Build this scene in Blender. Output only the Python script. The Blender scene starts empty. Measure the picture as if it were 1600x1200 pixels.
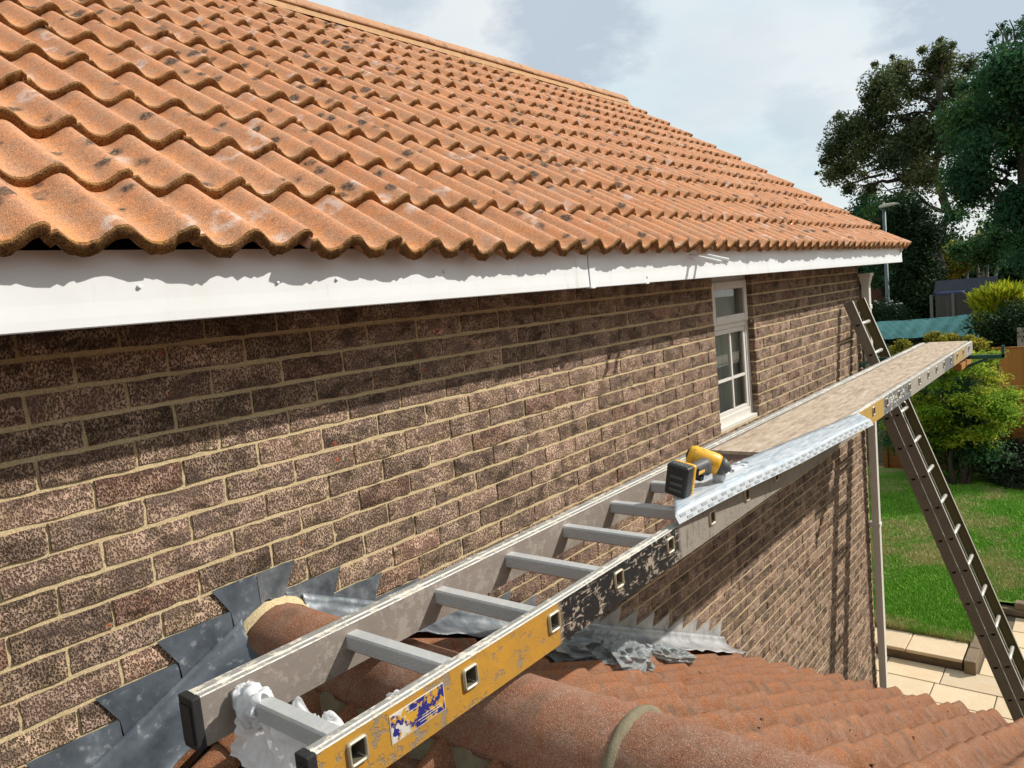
import bpy, bmesh, math, random
import numpy as np
from mathutils import Matrix, Vector, noise as pn
random.seed(7); rng = np.random.default_rng(7)
R = math.radians
S = bpy.context.scene

# ------------------------------------------------------------------ camera
YAW, PITCH, ROLL = 0.68518, -0.10644, -0.09579
CAM = np.array([-0.51252, -1.92468, 0.02297]); FPX = 1180.87
_f = np.array([math.cos(PITCH)*math.cos(YAW), math.cos(PITCH)*math.sin(YAW), math.sin(PITCH)])
_r = np.array([math.sin(YAW), -math.cos(YAW), 0.0]); _u = np.cross(_r, _f)
_r2 = math.cos(ROLL)*_r + math.sin(ROLL)*_u; _u2 = -math.sin(ROLL)*_r + math.cos(ROLL)*_u
cam = bpy.data.objects.new('camera', bpy.data.cameras.new('camera')); S.collection.objects.link(cam); S.camera = cam
M = Matrix.Identity(4)
for i in range(3):
    M[i][0] = _r2[i]; M[i][1] = _u2[i]; M[i][2] = -_f[i]; M[i][3] = CAM[i]
cam.matrix_world = M
cam.data.sensor_width = 36; cam.data.lens = FPX/1600*36; cam.data.clip_start = 0.02; cam.data.clip_end = 2000
def at(u, v, x):
    """point on the plane x = const that the photograph shows at pixel (u, v) of 1600 x 1200"""
    d = _r2*(u-800)/FPX + _u2*(600-v)/FPX + _f
    return CAM + d*(x-CAM[0])/d[0]

# ------------------------------------------------------------------ sun, sky, exposure
SUN = Vector((1.05, -1.0, 1.15)).normalized()
sun = bpy.data.objects.new('sun', bpy.data.lights.new('sun', 'SUN')); S.collection.objects.link(sun)
sun.data.energy = 5.0; sun.data.angle = R(0.6); sun.data.color = (1.0, 0.955, 0.88)
sun.rotation_euler = SUN.to_track_quat('Z', 'Y').to_euler(); sun.location = (0, 0, 30)
W = bpy.data.worlds.new('World'); S.world = W; W.use_nodes = True
nt = W.node_tree; nt.nodes.clear()
def N(t, kind, **kw):
    n = t.nodes.new(kind)
    for k, v in kw.items():
        if k in n.inputs: n.inputs[k].default_value = v
        else: setattr(n, k, v)
    return n
out = N(nt, 'ShaderNodeOutputWorld'); bg = N(nt, 'ShaderNodeBackground'); bg.inputs['Strength'].default_value = 0.085
sky = N(nt, 'ShaderNodeTexSky', sky_type='NISHITA', sun_disc=False)
sky.sun_elevation = math.asin(SUN.z); sky.sun_rotation = math.atan2(SUN.x, SUN.y); sky.air_density = 1.2; sky.dust_density = 1.5
tc = N(nt, 'ShaderNodeTexCoord'); sep = N(nt, 'ShaderNodeSeparateXYZ'); nt.links.new(tc.outputs['Generated'], sep.inputs[0])
def wm(op, a, b=None, clamp=False):
    m = N(nt, 'ShaderNodeMath', operation=op); m.use_clamp = clamp
    for i, q in enumerate((a, b)):
        if q is None: continue
        if isinstance(q, (int, float)): m.inputs[i].default_value = q
        else: nt.links.new(q, m.inputs[i])
    return m.outputs[0]
zz = wm('ADD', wm('MAXIMUM', sep.outputs['Z'], 0.0), 0.22)
cx = wm('DIVIDE', sep.outputs['X'], zz); cy = wm('DIVIDE', sep.outputs['Y'], zz)
comb = N(nt, 'ShaderNodeCombineXYZ'); nt.links.new(cx, comb.inputs[0]); nt.links.new(cy, comb.inputs[1])
def wnoise(scale, det, off, rough=0.55, vec=None):
    mp = N(nt, 'ShaderNodeMapping'); mp.inputs['Location'].default_value = off
    nt.links.new(vec or comb.outputs[0], mp.inputs[0])
    n = N(nt, 'ShaderNodeTexNoise', Scale=scale, Detail=det, Roughness=rough); nt.links.new(mp.outputs[0], n.inputs['Vector'])
    return n.outputs['Fac']
def wramp(fac, stops):
    r = N(nt, 'ShaderNodeValToRGB'); cr = r.color_ramp
    while len(cr.elements) < len(stops): cr.elements.new(0.5)
    for e, (p, c) in zip(cr.elements, stops): e.position = p; e.color = (*c, 1)
    nt.links.new(fac, r.inputs[0]); return r.outputs[0]
def wmix(f, a, b):
    m = N(nt, 'ShaderNodeMix', data_type='RGBA')
    if isinstance(f, (int, float)): m.inputs[0].default_value = f
    else: nt.links.new(f, m.inputs[0])
    for i, q in ((6, a), (7, b)):
        if isinstance(q, tuple): m.inputs[i].default_value = (*q, 1)
        else: nt.links.new(q, m.inputs[i])
    return m.outputs[2]
veil = wramp(wnoise(0.8, 5, (3.1, 0.4, 0)), [(0.34, (6.8, 8.9, 9.5)), (0.48, (8.5, 9.7, 10.1)), (0.62, (10.2, 10.5, 10.6))])
edge_n = wnoise(4.5, 8, (0.35, 2.2, 1.0), 0.62)
bank = None
for (bu, bv, size, amt) in ((905, -12, 0.0075, 1.0), (1540, -35, 0.009, 1.0), (620, -20, 0.002, 0.7), (1255, 185, 0.0015, 0.45), (1120, 110, 0.004, 0.22), (300, -360, 0.02, 0.8), (1900, -200, 0.03, 0.9)):
    dd = at(bu, bv, 50)-CAM; dd = dd/np.linalg.norm(dd)
    vd = N(nt, 'ShaderNodeVectorMath', operation='DOT_PRODUCT'); nt.links.new(tc.outputs['Generated'], vd.inputs[0]); vd.inputs[1].default_value = tuple(dd)
    q = wm('ADD', wm('SUBTRACT', 1.0, vd.outputs['Value']), wm('MULTIPLY', wm('SUBTRACT', edge_n, 0.5), -size*3.2))
    q = wm('MULTIPLY', wramp(wm('DIVIDE', q, size), [(0.25, (1, 1, 1)), (1.0, (0, 0, 0))]), amt)
    bank = q if bank is None else wm('MAXIMUM', bank, q)
c1 = wmix(wm('MULTIPLY', bank, 0.9), veil, (6.0, 6.9, 8.0))
cum = wramp(wnoise(5.0, 6, (1.7, 0.6, 4.0), 0.6), [(0.47, (0, 0, 0)), (0.57, (1, 1, 1))])
low = wramp(sep.outputs['Z'], [(0.03, (1, 1, 1)), (0.17, (0, 0, 0))])
c2 = wmix(wm('MULTIPLY', cum, low), c1, (10.0, 10.2, 10.2))
allc = wmix(0.86, sky.outputs[0], c2)
nt.links.new(allc, bg.inputs['Color']); nt.links.new(bg.outputs[0], out.inputs[0])
S.view_settings.view_transform = 'Standard'; S.view_settings.look = 'None'; S.view_settings.gamma = 1
S.view_settings.use_curve_mapping = False; S.view_settings.exposure = 0.12

# ------------------------------------------------------------------ material helpers
class Mat:
    def __init__(s, name, rough=0.8, metal=0.0, spec=0.3):
        s.m = bpy.data.materials.new(name); s.m.use_nodes = True; s.t = s.m.node_tree
        s.b = s.t.nodes['Principled BSDF']; s.set('Roughness', rough); s.set('Metallic', metal); s.set('Specular IOR Level', spec)
        s.pos = N(s.t, 'ShaderNodeNewGeometry').outputs['Position']
        s.tc = N(s.t, 'ShaderNodeTexCoord')
    def L(s, a, b): s.t.links.new(a, b)
    def set(s, k, v):
        if hasattr(v, 'is_linked') or hasattr(v, 'links'): s.L(v, s.b.inputs[k])
        else:
            if isinstance(v, tuple) and len(v) == 3: v = (*v, 1)
            s.b.inputs[k].default_value = v
        return s
    def math(s, op, a, b=None, clamp=False):
        m = N(s.t, 'ShaderNodeMath', operation=op); m.use_clamp = clamp
        for i, q in enumerate((a, b)):
            if q is None: continue
            if isinstance(q, (int, float)): m.inputs[i].default_value = q
            else: s.L(q, m.inputs[i])
        return m.outputs[0]
    def mapv(s, v=None, scale=(1, 1, 1), rot=(0, 0, 0), loc=(0, 0, 0)):
        m = N(s.t, 'ShaderNodeMapping'); m.inputs['Scale'].default_value = scale; m.inputs['Rotation'].default_value = rot; m.inputs['Location'].default_value = loc
        s.L(v or s.pos, m.inputs[0]); return m.outputs[0]
    def noise(s, scale, det=4, rough=0.55, v=None, dist=0.0):
        n = N(s.t, 'ShaderNodeTexNoise', Scale=scale, Detail=det, Roughness=rough, Distortion=dist); s.L(v or s.pos, n.inputs['Vector']); return n.outputs['Fac']
    def vor(s, scale, v=None, feature='F1', rnd=1.0, out='Distance'):
        n = N(s.t, 'ShaderNodeTexVoronoi', Scale=scale, Randomness=rnd); n.feature = feature; s.L(v or s.pos, n.inputs['Vector']); return n.outputs[out]
    def ramp(s, fac, stops, interp='LINEAR'):
        r = N(s.t, 'ShaderNodeValToRGB'); cr = r.color_ramp; cr.interpolation = interp
        while len(cr.elements) < len(stops): cr.elements.new(0.5)
        for e, (p, c) in zip(cr.elements, stops):
            e.position = p; e.color = (*c, 1) if isinstance(c, tuple) else (c, c, c, 1)
        s.L(fac, r.inputs[0]); return r.outputs[0]
    def mix(s, f, a, b, mode='MIX'):
        m = N(s.t, 'ShaderNodeMix', data_type='RGBA', blend_type=mode)
        if isinstance(f, (int, float)): m.inputs[0].default_value = f
        else: s.L(f, m.inputs[0])
        for i, q in ((6, a), (7, b)):
            if isinstance(q, tuple): m.inputs[i].default_value = (*q, 1)
            elif isinstance(q, (int, float)): m.inputs[i].default_value = (q, q, q, 1)
            else: s.L(q, m.inputs[i])
        return m.outputs[2]
    def rnd(s):
        a = N(s.t, 'ShaderNodeAttribute', attribute_name='rnd'); o = N(s.t, 'ShaderNodeObjectInfo')
        x = s.math('ADD', a.outputs['Fac'], o.outputs['Random']); return s.math('FRACT', x)
    def attr(s, name):
        return N(s.t, 'ShaderNodeAttribute', attribute_name=name).outputs['Fac']
    def bump(s, h, dist=0.002, strength=1.0, prev=None):
        b = N(s.t, 'ShaderNodeBump', Strength=strength, Distance=dist); s.L(h, b.inputs['Height'])
        if prev is not None: s.L(prev, b.inputs['Normal'])
        s.L(b.outputs[0], s.b.inputs['Normal']); return b.outputs[0]
MT = {}
def simple(name, col, rough=0.6, metal=0.0, spec=0.4, var=0.15, scale=8, bumpd=0.0):
    m = Mat(name, rough, metal, spec)
    c = m.mix(m.noise(scale, 5), tuple(x*(1-var) for x in col), tuple(min(1, x*(1+var)) for x in col))
    m.set('Base Color', c)
    if bumpd: m.bump(m.noise(scale*12, 4), bumpd)
    MT[name] = m.m; return m

# rusticated dark brick
m = Mat('brick', 0.92, 0, 0.2)
rv = m.rnd()
base = m.ramp(rv, [(0.0, (0.115, 0.070, 0.050)), (0.2, (0.175, 0.108, 0.076)), (0.4, (0.120, 0.078, 0.042)), (0.6, (0.19, 0.115, 0.085)), (0.8, (0.23, 0.138, 0.098)), (0.93, (0.145, 0.085, 0.055)), (0.965, (0.20, 0.080, 0.052))])
nz = N(m.t, 'ShaderNodeTexNoise', Scale=140, Detail=2); m.L(m.pos, nz.inputs['Vector'])
wd = N(m.t, 'ShaderNodeVectorMath', operation='MULTIPLY_ADD'); m.L(nz.outputs['Color'], wd.inputs[0]); wd.inputs[1].default_value = (0.007, 0.007, 0.007); m.L(m.pos, wd.inputs[2])
pv = m.mapv(wd.outputs[0], scale=(1.15, 1, 0.62), rot=(0, R(10), 0))
cells = m.vor(215, v=pv, rnd=0.9)
fine = m.noise(380, 3)
ridge = m.ramp(m.math('ADD', cells, m.math('MULTIPLY', m.math('SUBTRACT', fine, 0.5), 0.7)), [(0.30, 0.0), (0.62, 1.0)])
wear = m.ramp(m.noise(10, 5, 0.65), [(0.36, 0.10), (0.62, 1.0)])
pale = m.mix(m.noise(30, 3), (0.78, 0.565, 0.435), (0.62, 0.455, 0.34))
pit = m.mix(0.52, base, (0.014, 0.009, 0.007))
burnt = m.ramp(m.noise(9.0, 3, v=m.mapv(scale=(1, 1, 2.0), loc=(3, 1, 7))), [(0.54, 0.0), (0.60, 1.0)])
c = m.mix(m.math('MULTIPLY', ridge, m.math('ADD', m.math('MULTIPLY', wear, 0.72), 0.18)), pit, pale)
c = m.mix(0.26, c, base)
c = m.mix(m.math('MULTIPLY', burnt, 0.55), c, (0.030, 0.020, 0.013))
smooth_ = m.math('MULTIPLY', m.ramp(m.noise(6.5, 2, v=m.mapv(scale=(1, 1, 2.6), loc=(11, 4, 2))), [(0.58, 0.0), (0.62, 0.75)]), 1.0)
c = m.mix(smooth_, c, m.mix(0.5, base, m.mix(m.noise(60, 4), (0.10, 0.075, 0.072), (0.20, 0.155, 0.14))))
c = m.mix(1.0, c, m.ramp(m.math('FRACT', m.math('MULTIPLY', rv, 7.31)), [(0.0, (0.80, 0.78, 0.75)), (0.5, (1.15, 1.14, 1.12)), (1.0, (1.45, 1.40, 1.34))]), 'MULTIPLY')
sand = m.math('MULTIPLY', m.ramp(m.noise(17, 4, v=m.mapv(loc=(8, 2, 3))), [(0.52, 0.0), (0.68, 0.4)]), ridge)
c = m.mix(sand, c, (0.42, 0.31, 0.16))
chip = m.math('MULTIPLY', m.ramp(m.noise(26, 4, v=m.mapv(loc=(5, 2, 9))), [(0.66, 0.0), (0.69, 1.0)]), m.ramp(m.noise(4, 1), [(0.5, 0.0), (0.58, 1.0)]))
c = m.mix(chip, c, (0.50, 0.13, 0.06))
m.set('Base Color', c)
m.bump(m.math('ADD', ridge, m.math('MULTIPLY', fine, 0.4)), 0.0045, 1.0)
MT['brick'] = m.m

m = Mat('mortar', 0.95, 0, 0.15)
c = m.mix(m.noise(5, 6, 0.7), (0.44, 0.34, 0.185), (0.76, 0.61, 0.37)); c = m.mix(m.ramp(m.noise(220, 3), [(0.4, 0.0), (0.7, 0.5)]), c, (0.2, 0.15, 0.09))
m.set('Base Color', c); m.bump(m.noise(160, 5, 0.7), 0.0025); MT['mortar'] = m.m

def tile_mat(name, lo, hi, dusty, speck, black=1.0, rings=1.0, edge=False, trough=(0.62, 0.27, 0.09)):
    m = Mat(name, 0.9, 0, 0.2)
    rv = m.rnd()
    c = m.mix(rv, lo, hi)
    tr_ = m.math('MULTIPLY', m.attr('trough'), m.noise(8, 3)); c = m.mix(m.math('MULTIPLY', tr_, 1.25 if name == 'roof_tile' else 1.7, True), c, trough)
    c = m.mix(m.ramp(m.noise(17, 6, 0.68), [(0.36, 0.0), (0.62, 1.0)]), c, dusty)
    c = m.mix(m.ramp(m.noise(55, 4, 0.7, v=m.mapv(loc=(2, 6, 1))), [(0.50, 0.0), (0.74, 0.5)]), c, tuple(x*0.5 for x in dusty))
    c = m.mix(1.0, c, m.ramp(m.noise(170, 4, 0.75), [(0.32, 0.70), (0.5, 1.0), (0.68, 1.30)]), 'MULTIPLY')
    c = m.mix(m.ramp(m.noise(420, 2), [(0.60, 0.0), (0.68, speck)]), c, tuple(min(1, x*1.5+0.13) for x in hi))
    c = m.mix(m.ramp(m.noise(330, 2, v=m.mapv(loc=(4, 4, 4))), [(0.30, 0.42), (0.42, 0.0)]), c, tuple(x*0.30 for x in lo))
    wv = m.mapv(scale=(1, 1, 1)); 
    d = N(m.t, 'ShaderNodeVectorMath', operation='MULTIPLY_ADD'); nz = N(m.t, 'ShaderNodeTexNoise', Scale=38, Detail=4); m.L(m.pos, nz.inputs['Vector'])
    m.L(nz.outputs['Color'], d.inputs[0]); d.inputs[1].default_value = (0.036, 0.036, 0.036); m.L(m.pos, d.inputs[2])
    if black:
        vd = m.vor(11.5, v=d.outputs[0]); cellr = m.vor(11.5, v=d.outputs[0], out='Color')
        sz = m.math('MULTIPLY', m.math('SUBTRACT', cellr, 0.36), 0.50)
        bl = m.ramp(m.math('SUBTRACT', m.math('ADD', vd, m.math('MULTIPLY', m.math('SUBTRACT', m.noise(75, 4), 0.5), 0.22)), sz), [(0.02, black), (0.15, 0.0)])
        c = m.mix(m.math('MULTIPLY', bl, m.ramp(m.noise(110, 4, 0.7), [(0.38, 0.35), (0.55, 1.0)])), c, (0.040, 0.036, 0.030))
        gr = m.ramp(m.math('SUBTRACT', vd, sz), [(0.05, 0.40), (0.30, 0.0)])
        c = m.mix(m.math('MULTIPLY', gr, m.noise(45, 3)), c, (0.16, 0.12, 0.09))
    if rings:
        vv = m.mapv(d.outputs[0], loc=(3.7, 1.2, 5.1)); vd = m.vor(5.2, v=vv)
        rg = m.ramp(m.math('ADD', vd, m.math('MULTIPLY', m.math('SUBTRACT', m.noise(60, 3), 0.5), 0.20)), [(0.12, 0.0), (0.17, 0.62), (0.21, 0.42), (0.27, 0.0)])
        msk = m.ramp(m.noise(16, 3, v=m.mapv(loc=(1, 9, 4))), [(0.41, 0.0), (0.54, 1.0)])
        c = m.mix(m.math('MULTIPLY', m.math('MULTIPLY', rg, msk), rings), c, (0.68, 0.56, 0.50))
    if edge:
        c = m.mix(m.ramp(m.noise(90, 4), [(0.30, 0.25), (0.62, 0.85)]), c, (0.27, 0.130, 0.040))
        c = m.mix(m.ramp(m.noise(300, 2), [(0.58, 0.0), (0.66, 0.9)]), c, (0.40, 0.27, 0.09))
        c = m.mix(m.ramp(m.noise(240, 2, v=m.mapv(loc=(7, 1, 2))), [(0.34, 0.85), (0.48, 0.0)]), c, (0.035, 0.02, 0.01))
    m.set('Base Color', c)
    m.bump(m.math('ADD', m.noise(380, 3), m.math('MULTIPLY', m.noise(90, 3), 0.6)), 0.0060 if edge else 0.0030, 1.0)
    MT[name] = m.m
tile_mat('roof_tile', (0.57, 0.228, 0.102), (0.67, 0.305, 0.155), (0.47, 0.255, 0.150), 0.5)
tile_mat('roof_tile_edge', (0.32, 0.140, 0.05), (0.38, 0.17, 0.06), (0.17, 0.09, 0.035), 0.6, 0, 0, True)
tile_mat('ridge_tile', (0.46, 0.22, 0.11), (0.54, 0.28, 0.14), (0.42, 0.27, 0.17), 0.4, 0.4, 0.3)
tile_mat('low_tile', (0.235, 0.084, 0.030), (0.31, 0.118, 0.047), (0.215, 0.113, 0.070), 0.9, 0.45, 0.12, False, (0.125, 0.044, 0.012))  # last colour paints hump shading into the troughs
tile_mat('low_tile_edge', (0.17, 0.055, 0.028), (0.20, 0.075, 0.035), (0.12, 0.06, 0.035), 0.5, 0, 0)
tile_mat('low_ridge_tile', (0.215, 0.088, 0.046), (0.29, 0.125, 0.068), (0.27, 0.155, 0.105), 1.0, 0.3, 0.15)
m = simple('bedding', (0.22, 0.185, 0.12), 0.95, 0, 0.15, 0.35, 30, 0.004)
simple('ridge_mortar', (0.42, 0.25, 0.13), 0.95, 0, 0.15, 0.3, 20, 0.003)
m = Mat('white_upvc', 0.32, 0, 0.5)
c = m.mix(m.ramp(m.noise(3.5, 6, 0.65), [(0.45, 0.0), (0.8, 0.35)]), (0.72, 0.735, 0.735), (0.56, 0.54, 0.49))
c = m.mix(m.ramp(m.noise(30, 4, v=m.mapv(scale=(1, 1, 0.15))), [(0.62, 0.0), (0.72, 0.25)]), c, (0.4, 0.37, 0.33))
m.set('Base Color', c); MT['white_upvc'] = m.m
simple('window_upvc', (0.66, 0.62, 0.56), 0.4, 0, 0.5, 0.08, 20)
simple('nb_brick', (0.14, 0.10, 0.08), 0.9, 0, 0.1, 0.3, 6)
simple('dark_void', (0.012, 0.011, 0.01), 0.9)
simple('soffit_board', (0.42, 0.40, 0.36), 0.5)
simple('curtain', (0.82, 0.87, 0.83), 0.9, 0, 0.1, 0.2, 5)
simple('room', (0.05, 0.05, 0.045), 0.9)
m = Mat('glass', 0.02, 0, 0.5)
mixs = N(m.t, 'ShaderNodeMixShader'); tr = N(m.t, 'ShaderNodeBsdfTransparent'); gl = N(m.t, 'ShaderNodeBsdfGlossy', Roughness=0.01); fr = N(m.t, 'ShaderNodeFresnel', IOR=1.9)
tr.inputs[0].default_value = (0.84, 0.90, 0.87, 1); gl.inputs[0].default_value = (0.9, 0.95, 0.95, 1)
m.L(fr.outputs[0], mixs.inputs[0]); m.L(tr.outputs[0], mixs.inputs[1]); m.L(gl.outputs[0], mixs.inputs[2]); m.L(mixs.outputs[0], m.t.nodes['Material Output'].inputs[0]); MT['glass'] = m.m

# aluminium with mortar splashes
def alu(name, col, rough=0.5, metal=0.75, splat=0.5, tint=(0.46, 0.42, 0.36), streak=(1, 25, 25)):
    m = Mat(name, rough, metal, 0.5)
    c = m.mix(m.noise(7, 5), tuple(x*0.72 for x in col), col)
    c = m.mix(m.ramp(m.noise(14, 4, v=m.mapv(scale=streak)), [(0.4, 0.0), (0.7, 0.4)]), c, tuple(x*0.6 for x in col))
    sp = m.ramp(m.math('ADD', m.noise(34, 5, 0.7), m.math('MULTIPLY', m.noise(7, 2), 0.35)), [(0.70-0.02*splat, 0.0), (0.78, splat)])
    c = m.mix(sp, c, tint); m.set('Base Color', c); m.set('Metallic', m.math('MULTIPLY', m.math('SUBTRACT', 1.0, sp), metal))
    m.set('Roughness', m.mix(m.noise(25, 3), rough*0.75, min(1, rough*1.35)))
    m.bump(m.math('ADD', sp, m.math('MULTIPLY', m.noise(150, 3), 0.3)), 0.0012, 0.7); MT[name] = m.m; return m
alu('rail_top', (0.42, 0.405, 0.37), 0.5, 0.35, 1.0, (0.60, 0.54, 0.44))
alu('rung_metal', (0.56, 0.56, 0.55), 0.45, 0.22, 0.35)
alu('rail_inner', (0.34, 0.29, 0.25), 0.55, 0.35, 0.3)
alu('old_ladder_shaded', (0.24, 0.205, 0.16), 0.6, 0.35, 0.35, (0.24, 0.20, 0.15), (8, 8, 1))  # stile sides, their shade put into the darker colour
alu('old_ladder_lit', (0.55, 0.52, 0.46), 0.4, 0.5, 0.2)  # same aluminium in a lit tone, painted on stile edges, rungs and hooks
m = Mat('rail_mossy', 0.8, 0.1, 0.3); m.set('Base Color', m.mix(m.noise(9, 4), (0.15, 0.135, 0.04), (0.16, 0.125, 0.08))); MT['rail_mossy'] = m.m
# painted outer rail web: bands along x
m = Mat('rail_paint', 0.5, 0, 0.4)
sp = N(m.t, 'ShaderNodeSeparateXYZ'); m.L(m.pos, sp.inputs[0])
xw = m.math('ADD', sp.outputs['X'], m.math('MULTIPLY', m.math('SUBTRACT', m.noise(18, 3), 0.5), 0.02))
def band(a, b, s=0.012):
    return m.math('MULTIPLY', m.ramp(m.math('ADD', m.math('DIVIDE', m.math('SUBTRACT', xw, a), s*2), 0.5, True), [(0, 0.0), (1, 1.0)]),
                  m.ramp(m.math('ADD', m.math('DIVIDE', m.math('SUBTRACT', b, xw), s*2), 0.5, True), [(0, 0.0), (1, 1.0)]))
bare = m.mix(m.noise(6, 5), (0.21, 0.185, 0.155), (0.34, 0.305, 0.26))
bare = m.mix(m.ramp(m.noise(50, 4, v=m.mapv(scale=(1, 1, 0.2))), [(0.6, 0.0), (0.7, 0.6)]), bare, (0.09, 0.075, 0.06))
pale = m.mix(m.noise(20, 4), (0.42, 0.38, 0.31), (0.28, 0.26, 0.23))
chips = m.ramp(m.math('ADD', m.noise(34, 6, 0.72), m.math('MULTIPLY', m.math('SUBTRACT', m.noise(6, 3, v=m.mapv(scale=(1, 1, 0.4))), 0.5), 0.25)), [(0.545, 0.0), (0.585, 1.0)])
scr = m.ramp(m.noise(22, 3, v=m.mapv(scale=(1, 1, 5.5), rot=(0, R(35), 0)), dist=0.6), [(0.615, 0.0), (0.635, 1.0)])
yel = m.mix(m.noise(9, 4), (0.50, 0.255, 0.026), (0.38, 0.195, 0.035)); yel = m.mix(m.ramp(m.noise(13, 5, 0.7, v=m.mapv(loc=(3, 3, 8))), [(0.45, 0.0), (0.75, 0.5)]), yel, (0.22, 0.15, 0.06))
yel = m.mix(m.math('MAXIMUM', m.math('MULTIPLY', chips, 0.85), 0.0), yel, (0.24, 0.20, 0.155))
blk = m.mix(m.math('MAXIMUM', chips, scr), (0.012, 0.012, 0.013), (0.33, 0.27, 0.21))
c = m.mix(band(-1, 0.79), bare, yel); c = m.mix(band(0.79, 1.385), c, blk)
c = m.mix(band(3.27, 3.78), c, (0.46, 0.29, 0.07)); c = m.mix(band(3.78, 4.45), c, m.mix(chips, (0.14, 0.14, 0.14), (0.5, 0.48, 0.42)))
c = m.mix(band(4.45, 9), c, pale); c = m.mix(band(5.55, 5.95), c, (0.16, 0.16, 0.16)); c = m.mix(band(5.95, 6.5), c, (0.40, 0.28, 0.12))
m.set('Base Color', c); m.bump(m.math('SUBTRACT', m.noise(60, 4), chips), 0.0008); MT['rail_paint'] = m.m
simple('hole_lip', (0.50, 0.45, 0.33), 0.4, 0.5, 0.5, 0.2, 60)
simple('hole_inner', (0.12, 0.10, 0.07), 0.6)
simple('black_rubber', (0.018, 0.018, 0.018), 0.6, 0, 0.4, 0.4, 40, 0.001)
m = Mat('chipboard', 0.9, 0, 0.2)
fl = m.noise(9, 5, 0.7, v=m.mapv(scale=(1.0, 5, 5)), dist=0.4)
c = m.ramp(fl, [(0.3, (0.25, 0.175, 0.12)), (0.5, (0.43, 0.335, 0.25)), (0.7, (0.55, 0.46, 0.36))])
c = m.mix(m.ramp(m.noise(8, 4, v=m.mapv(scale=(1, 3, 3), loc=(2, 2, 2))), [(0.55, 0.0), (0.75, 0.5)]), c, (0.22, 0.15, 0.11))
m.set('Base Color', c); m.bump(fl, 0.004); MT['chipboard'] = m.m
m = Mat('lead', 0.6, 0.15, 0.4)
c = m.ramp(m.noise(10, 6, 0.68), [(0.3, (0.045, 0.055, 0.068)), (0.6, (0.10, 0.118, 0.138)), (0.85, (0.30, 0.32, 0.35))])
c = m.mix(m.ramp(m.noise(40, 4), [(0.6, 0.0), (0.75, 0.5)]), c, (0.42, 0.43, 0.44))
m.set('Base Color', c); m.set('Roughness', m.mix(m.noise(14, 3), 0.38, 0.62)); m.bump(m.math('ADD', m.noise(14, 4), m.math('MULTIPLY', m.noise(60, 3), 0.2)), 0.003, 0.4); MT['lead'] = m.m
m = Mat('weathered_sunlit_lead', 0.40, 0.35, 0.5)  # weathering plus painted sunlight: dark shaded tone near the ridge, lit lower end
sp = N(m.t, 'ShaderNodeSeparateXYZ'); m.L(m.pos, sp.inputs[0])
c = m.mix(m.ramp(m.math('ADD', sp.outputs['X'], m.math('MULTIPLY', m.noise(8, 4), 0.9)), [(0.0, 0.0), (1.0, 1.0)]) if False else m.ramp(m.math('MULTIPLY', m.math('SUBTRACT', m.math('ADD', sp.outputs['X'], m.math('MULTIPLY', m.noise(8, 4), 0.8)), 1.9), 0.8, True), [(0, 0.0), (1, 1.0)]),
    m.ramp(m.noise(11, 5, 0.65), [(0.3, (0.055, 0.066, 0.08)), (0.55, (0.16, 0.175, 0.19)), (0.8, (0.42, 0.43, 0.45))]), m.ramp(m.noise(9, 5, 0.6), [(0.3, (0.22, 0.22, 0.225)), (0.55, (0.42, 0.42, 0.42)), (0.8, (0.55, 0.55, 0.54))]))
m.set('Base Color', c); m.bump(m.noise(10, 4), 0.01, 0.5); MT['weathered_sunlit_lead'] = m.m
m = Mat('plastic_bag', 0.45, 0, 0.4); m.set('Base Color', m.mix(m.noise(9, 3), (0.78, 0.78, 0.80), (0.86, 0.86, 0.86))); m.set('Subsurface Weight', 0.0)
ms = N(m.t, 'ShaderNodeMixShader'); ms.inputs[0].default_value = 0.35; tl = N(m.t, 'ShaderNodeBsdfTranslucent'); tl.inputs[0].default_value = (0.85, 0.85, 0.86, 1)
m.L(m.b.outputs[0], ms.inputs[1]); m.L(tl.outputs[0], ms.inputs[2])
m2 = N(m.t, 'ShaderNodeMixShader'); trn = N(m.t, 'ShaderNodeBsdfTransparent'); m.L(m.ramp(m.noise(16, 3), [(0.4, 0.02), (0.65, 0.12)]), m2.inputs[0]); m.L(ms.outputs[0], m2.inputs[1]); m.L(trn.outputs[0], m2.inputs[2]); m.L(m2.outputs[0], m.t.nodes['Material Output'].inputs[0])
m.bump(m.noise(45, 5, 0.65, dist=1.2), 0.004, 0.8); MT['plastic_bag'] = m.m
m = Mat('clear_sheet', 0.12, 0, 0.6)
ms = N(m.t, 'ShaderNodeMixShader'); ms.inputs[0].default_value = 0.55; tr = N(m.t, 'ShaderNodeBsdfTransparent'); tr.inputs[0].default_value = (0.75, 0.79, 0.79, 1)
m.set('Base Color', m.mix(m.noise(25, 3), (0.22, 0.26, 0.27), (0.60, 0.64, 0.65))); m.L(tr.outputs[0], ms.inputs[1]); m.L(m.b.outputs[0], ms.inputs[2]); m.L(ms.outputs[0], m.t.nodes['Material Output'].inputs[0])
m.bump(m.noise(70, 4, 0.6, dist=1.5), 0.006, 1.0); MT['clear_sheet'] = m.m
m = Mat('film_strip', 0.25, 0, 0.5)
f = m.noise(13, 5, 0.65, v=m.mapv(scale=(0.8, 4, 1), rot=(0, 0, R(8))), dist=0.3)
m.set('Base Color', m.ramp(f, [(0.34, (0.34, 0.41, 0.48)), (0.5, (0.52, 0.57, 0.62)), (0.66, (0.70, 0.72, 0.73))])); m.bump(f, 0.001, 0.5); MT['film_strip'] = m.m
simple('lip_grey', (0.40, 0.42, 0.43), 0.4, 0, 0.5, 0.12, 30)
simple('slot_grey', (0.24, 0.26, 0.27), 0.5, 0, 0.4, 0.2, 30)
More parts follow.
